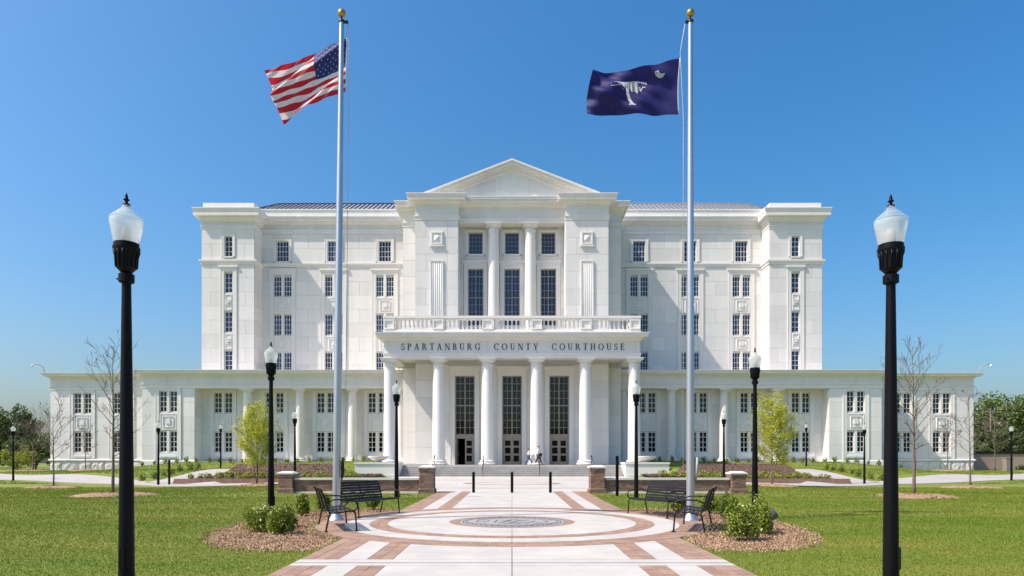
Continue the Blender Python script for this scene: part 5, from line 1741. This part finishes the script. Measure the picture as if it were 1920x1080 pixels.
# background trees
def big_tree(name, label, x, y, H, rx, seed, leaf, n=7000, size=.34, group='background trees', trunk=True, z=None, low=.12):
    rg = np.random.default_rng(seed)
    root = empty(name, (x, y, (T(x, y) if z is None else z)))
    tag(root, label, 'tree', group)
    nc = 46
    cc = rg.normal(size=(nc, 3)); cc /= np.linalg.norm(cc, axis=1, keepdims=True)
    cc *= rg.uniform(.35, .86, (nc, 1))
    i = rg.integers(0, nc, n)
    d = rg.normal(size=(n, 3)); d /= np.linalg.norm(d, axis=1, keepdims=True)
    P = cc[i] + d * rg.uniform(.3, 1, (n, 1)) ** .5 * rg.uniform(.14, .30, (nc, 1))[i]
    hz = H * (1 - low) / 2
    C = P * np.array([rx, rx, hz]) + np.array([0, 0, H * low + hz])
    link('crown', leaf_quads(C, size, rg, m=M[leaf], name='crown'), root)
    mb = MB()
    mb.tube([(0, 0, -.3), (.1, 0, H * .3), (-.1, .1, H * .75)], [H * .028, H * .02, H * .006], 8)
    rr_ = random.Random(seed)
    for k in range(7):
        a = k * 2.4; t = .25 + .08 * k
        mb.tube([(0, 0, H * t), (rx * .35 * math.cos(a), rx * .35 * math.sin(a), H * (t + .10)), (rx * .7 * math.cos(a), rx * .7 * math.sin(a), H * (t + .22))], [H * .011, H * .008, H * .003], 6)
    mb.build('trunk', M['bark'], root)
    return root
big_tree('evergreen_tree', 'dark leafy tree against the left end of the building', -64.0, 88.0, 8.6, 3.6, 41, 'leaf_d', 9000, .32)
big_tree('evergreen_tree', 'dark tree left of the nearest dark tree, by the far lamp', -69.5, 90.0, 6.0, 3.4, 42, 'leaf_d', 6000, .32)
big_tree('broadleaf_tree', 'tall green tree at the left picture edge', -74.5, 92.0, 7.6, 3.6, 43, 'leaf_m', 6000, .32)
big_tree('evergreen_tree', 'low dark tree filling behind the left trees', -82.0, 106.0, 7.0, 6.0, 44, 'leaf_d', 7000, .4)
big_tree('evergreen_tree', 'broad distant tree behind the left trees', -72.0, 110.0, 6.2, 6.5, 52, 'leaf_m', 7000, .4)
big_tree('broadleaf_tree', 'low yellowish bush by the far left lamp', -55.8, 77.0, 3.0, 2.0, 45, 'leaf_g', 2500, .2, low=.02)
big_tree('broadleaf_tree', 'large green tree beyond the tan wall', 75.5, 104.0, 12.6, 7.5, 46, 'leaf_m', 12000, .40)
big_tree('broadleaf_tree', 'green tree beyond the tan wall at the right picture edge', 90.0, 112.0, 12.0, 8.5, 47, 'leaf_m', 10000, .42)
big_tree('evergreen_tree', 'darker tree beside the right end of the building', 68.2, 100.0, 7.6, 4.4, 48, 'leaf_d', 8000, .36)
big_tree('evergreen_tree', 'dark low tree just above the tan wall', 79.5, 98.0, 6.8, 4.5, 49, 'leaf_d', 7000, .36)
big_tree('evergreen_tree', 'dark tree behind the right trees', 97.0, 118.0, 9.0, 8.0, 50, 'leaf_d', 7000, .5)
big_tree('broadleaf_tree', 'green tree farthest right behind the wall', 66.5, 112.0, 7.4, 5.0, 53, 'leaf_m', 6000, .4)
big_tree('evergreen_tree', 'low dark thicket left of the bushy bare tree', -60.0, 86.0, 4.6, 3.6, 61, 'leaf_d', 6000, .30, low=.0)
big_tree('evergreen_tree', 'low dark thicket beyond the far left lamp', -67.5, 88.0, 4.2, 4.2, 62, 'leaf_m', 6000, .30, low=.0)
big_tree('broadleaf_tree', 'distant tree low on the left horizon', -95.0, 125.0, 8.0, 9.0, 63, 'leaf_m', 7000, .5, low=.0)
big_tree('broadleaf_tree', 'distant dark tree on the left horizon', -80.0, 128.0, 6.5, 9.0, 64, 'leaf_d', 7000, .5, low=.0)
big_tree('evergreen_tree', 'dark thicket just above the left part of the tan wall', 66.0, 92.0, 6.0, 4.0, 65, 'leaf_d', 7000, .32, low=.0)
big_tree('evergreen_tree', 'dark thicket just above the right part of the tan wall', 74.5, 93.0, 5.8, 4.6, 66, 'leaf_d', 7000, .32, low=.0)
big_tree('broadleaf_tree', 'green thicket at the right edge above the tan wall', 83.0, 99.0, 7.6, 5.4, 67, 'leaf_m', 8000, .36, low=.0)
for k in range(11):
    big_tree('street_tree', 'leafy tree across the street, %s from the left' % ORD[k], -75 + k * 15 + (k % 3), -66 - (k % 2) * 5, 13 + (k * 7 % 5), 8.5, 80 + k, 'leaf_m', 2600, .9, group='trees across the street', low=.05)
# tan wall, hedges and utility pole at the right
mb = MB(); mb.box(54.0, 120.0, 86.0, 86.4, -.5, 2.75)
wl = mb.build('retaining_wall', M['tan'])
tag(wl, 'tan rendered boundary wall at the right of the building', 'wall')
mb = MB(); mb.box(53.9, 120.0, 85.9, 86.5, 2.75, 3.05); mb.build('coping', M['iron'], wl)
for k, (x, y) in enumerate(((60.0, 80.0), (63.0, 80.3))):
    o = shrub('hedge_shrub', ('low round shrub left before the tan wall', 'low round shrub right before the tan wall')[k], 'shrub', 'shrubs before the tan wall', x, y, shrub_mesh(400 + k, 1.0, .9, 900, .14, M['leaf_s'], 12), z=T(x, y) - .1)
def utility_pole(x, y, H, label):
    root = empty('utility_pole', (x, y, 0)); tag(root, label, 'utility pole')
    mb = MB(); mb.lathe(0, 0, [[(.16, 0), (.10, H)]], 10); mb.build('pole', M['wood'], root)
    for z in (H - .3, H - 2.0):
        mb = MB(); mb.box(-1.1, 1.1, -.06, .06, z - .06, z + .06)
        for q in (-1, -.5, .5, 1): mb.lathe(q, 0, [[(.05, z + .06), (.07, z + .2), (.03, z + .28)]], 8)
        mb.build('crossarm', M['wood'], root)
    return root
utility_pole(66.6, 95.0, 9.0, 'weathered utility pole with two crossarms beyond the tan wall')
mb = MB()
for q in (-1, -.5, .5, 1):
    pts = [(66.6 + q + (130 - 66.6) * t, 95, 8.95 - 3.0 * t * (1 - t)) for t in [k / 12 for k in range(13)]]
    mb.tube(pts, .022, 4)
    pts = [(66.6 + q - 30 * t, 95 + 10 * t, 8.95 - 1.5 * t * (1 - t)) for t in [k / 8 for k in range(9)]]
    mb.tube(pts, .022, 4)
tag(mb.build('power_lines', M['iron']), 'thin dark power lines running from the utility pole', 'power line')
mb = MB(); mb.box(-.35, .35, -.3, .3, 0, 1.35); mb.box(-.39, .39, -.34, .34, 1.35, 1.43); mb.box(-.25, .25, -.31, -.29, .3, 1.1)
tag(mb.build('litter_bin', M['wood'], None, (52.3, 72.0, T(52.3, 72.0))), 'brown square litter bin before the tan wall', 'bin')
# ------------------------------------------------------------------ roof cameras, uplight
for s in (-1, 1):
    root = empty('security_camera', (s * 52.0, YO - .4, 11.6))
    tag(root, 'curved arm security camera on the %s roof corner' % ('right' if s > 0 else 'left'), 'camera')
    mb = MB()
    mb.tube([(0, 0, 0), (s * .05, 0, .5), (s * .35, 0, .85), (s * .8, -.1, .98), (s * 1.15, -.15, .9)], .05, 8); mb.box(-.12, .12, -.12, .12, -.02, .08)
    mb.build('arm', M['grey'], root)
    mb = MB(); mb.lathe(s * 1.15, -.15, [[(.02, .62), (.10, .66), (.14, .74), (.15, .82)], [(.15, .82), (.12, .92)]], 14); mb.build('dome', M['frame'], root)
root = empty('uplight', (5.42, 14.55, zw(0, 14.55) + .04))
tag(root, 'grey floodlight on the ground behind the right shrubs', 'floodlight')
mb = MB(); mb.tube([(0, 0, -.05), (0, 0, .2)], .02, 6); mb.box(-.07, .07, -.07, .07, -.02, .02); mb.build('stake', M['dgrey'], root)
mb = MB(); mb.tube([(-.05, -.02, .20), (.02, 0, .25), (.17, .03, .36), (.18, .03, .37)], [.05, .10, .13, .115], 16); mb.build('head', M['dgrey'], root)

# ------------------------------------------------------------------ people
def skin_body(name, joints, edges, m, parent, lv=2):
    me = bpy.data.meshes.new(name)
    me.from_pydata([j[0] for j in joints], edges, [])
    o = link(name, me, parent)
    md = o.modifiers.new('skin', 'SKIN')
    md.use_smooth_shade = True
    for i, j in enumerate(joints):
        sv = me.skin_vertices[0].data[i]
        r_ = j[1]
        sv.radius = r_ if hasattr(r_, '__len__') else (r_, r_)
        sv.use_root = (i == 0)
    sd = o.modifiers.new('smooth', 'SUBSURF'); sd.levels = lv; sd.render_levels = lv
    me.materials.append(m)
    return o
def person(x, y, z, h, label, top, bot, hair, long_hair, bag, phase, rz=0.0):
    """walks towards +x; phase = stride"""
    k = h / 1.75
    root = empty('person', (x, y, z), rz)
    tag(root, label, 'person')
    st_ = .34 * phase
    J = {}
    def P(n, x_, y_, z_, r_): J[n] = ((x_ * k, y_ * k, z_ * k), r_ * k if not hasattr(r_, '__len__') else (r_[0] * k, r_[1] * k))
    P('pel', 0, 0, .95, (.13, .10)); P('wai', .01, 0, 1.10, (.125, .09)); P('che', .03, 0, 1.32, (.155, .105)); P('shl', .03, 0, 1.43, (.09, .07)); P('nec', .04, 0, 1.50, .052); P('he1', .055, 0, 1.58, .07); P('he2', .06, 0, 1.66, .095); P('he3', .05, 0, 1.73, .075)
    for sd, q in (('l', 1), ('r', -1)):
        f = q
        P('hip' + sd, 0, .09 * q, .90, .088); P('kne' + sd, .16 * f * phase + .06, .09 * q, .50, .058); P('ank' + sd, st_ * f - (.08 if f < 0 else 0), .085 * q, .09 if f > 0 else .14, .04)
        P('toe' + sd, st_ * f + .15 - (.10 if f < 0 else 0), .09 * q, .035 if f > 0 else .05, .035)
        P('sho' + sd, .02, .185 * q, 1.42, .055); P('elb' + sd, -.10 * f * phase - .03, .24 * q, 1.15, .042)
        P('wri' + sd, -.14 * f * phase + .10, .235 * q, .93, .030); P('pal' + sd, -.15 * f * phase + .125, .23 * q, .86, .030)
        for fi in range(4):
            P('f%d%s' % (fi, sd), -.15 * f * phase + .115 + .018 * fi, (.232) * q, .80 - .004 * abs(fi - 1.5), .009)
            P('g%d%s' % (fi, sd), -.15 * f * phase + .125 + .018 * fi, (.222) * q, .765 + .006 * abs(fi - 1.5), .008)
        P('t1' + sd, -.15 * f * phase + .165, .225 * q, .85, .010); P('t2' + sd, -.15 * f * phase + .178, .22 * q, .82, .009)
    names = list(J)
    E = [('pel', 'wai'), ('wai', 'che'), ('che', 'shl'), ('shl', 'nec'), ('nec', 'he1'), ('he1', 'he2'), ('he2', 'he3')]
    for sd in 'lr':
        E += [('pel', 'hip' + sd), ('hip' + sd, 'kne' + sd), ('kne' + sd, 'ank' + sd), ('ank' + sd, 'toe' + sd), ('shl', 'sho' + sd), ('sho' + sd, 'elb' + sd), ('elb' + sd, 'wri' + sd), ('wri' + sd, 'pal' + sd),
              ('pal' + sd, 't1' + sd), ('t1' + sd, 't2' + sd)]
        for fi in range(4): E += [('pal' + sd, 'f%d%s' % (fi, sd)), ('f%d%s' % (fi, sd), 'g%d%s' % (fi, sd))]
    ix = {n: i for i, n in enumerate(names)}
    skin_body('body', [J[n] for n in names], [(ix[a], ix[b]) for a, b in E], M['skin'], root)
    def sub(name, ns, es, grow, m):
        i2 = {n: i for i, n in enumerate(ns)}
        js = []
        for n in ns:
            p, r_ = J[n]; r_ = r_ if hasattr(r_, '__len__') else (r_, r_)
            js.append((p, (r_[0] + grow * k, r_[1] + grow * k)))
        return skin_body(name, js, [(i2[a], i2[b]) for a, b in es], m, root)
    tn = ['pel', 'wai', 'che', 'shl', 'shol', 'elbl', 'wril', 'shor', 'elbr', 'wrir']
    sub('shirt', tn, [('pel', 'wai'), ('wai', 'che'), ('che', 'shl'), ('shl', 'shol'), ('shol', 'elbl'), ('elbl', 'wril'), ('shl', 'shor'), ('shor', 'elbr'), ('elbr', 'wrir')], .016, top)
    sub('trousers', ['pel', 'hipl', 'knel', 'ankl', 'hipr', 'kner', 'ankr'], [('pel', 'hipl'), ('hipl', 'knel'), ('knel', 'ankl'), ('pel', 'hipr'), ('hipr', 'kner'), ('kner', 'ankr')], .018, bot)
    sub('shoe', ['ankl', 'toel'], [('ankl', 'toel')], .014, M['shoe']); sub('shoe', ['ankr', 'toer'], [('ankr', 'toer')], .014, M['shoe'])
    # face
    fm_ = MB(); fm_.tube([(.145 * k, 0, 1.665 * k), (.172 * k, 0, 1.635 * k)], [.008 * k, .015 * k], 6); fm_.build('nose', M['skin'], root)
    for q in (-1, 1):
        e = MB(); e.lathe(.14 * k, .034 * q * k, [[(.001, 1.668 * k), (.012 * k, 1.675 * k), (.001, 1.682 * k)]], 8, cap=False); e.build('eye', M['shoe'], root)
        e = MB(); e.tube([(.05 * k, .098 * q * k, 1.63 * k), (.045 * k, .108 * q * k, 1.665 * k), (.05 * k, .1 * q * k, 1.69 * k)], .012 * k, 6); e.build('ear', M['skin'], root)
    mth = MB(); mth.box(.135 * k, .15 * k, -.022 * k, .022 * k, 1.592 * k, 1.6 * k); mth.build('mouth', M['red'], root)
    hj = [((.045 * k, 0, 1.73 * k), (.10 * k, .105 * k)), ((.0, 0, 1.70 * k), (.09 * k, .10 * k)), ((-.02 * k, 0, 1.64 * k), (.07 * k, .085 * k))]
    if long_hair: hj.append(((-.03 * k, 0, 1.48 * k), (.05 * k, .08 * k)))
    skin_body('hair', hj, [(i, i + 1) for i in range(len(hj) - 1)], hair, root)
    return root
person(1.62, 66.5, 1.412, 1.64, 'person in pale top and blue jeans walking across the platform', M['blouse'], M['jeans'], M['hair_l'], True, False, 1.0)
person(2.55, 66.35, 1.412, 1.84, 'person in white shirt and dark trousers walking ahead with a folder', M['shirt'], M['trousers'], M['hair_b'], False, True, -1.0)
mb = MB(); mb.box(-.13, .13, -.02, .02, -.17, .17)
tag(mb.build('folder', M['iron'], None, (2.78, 66.08, 2.38), (0, R(12), 0)), 'dark folder in the hand of the walking person in white shirt', 'folder')
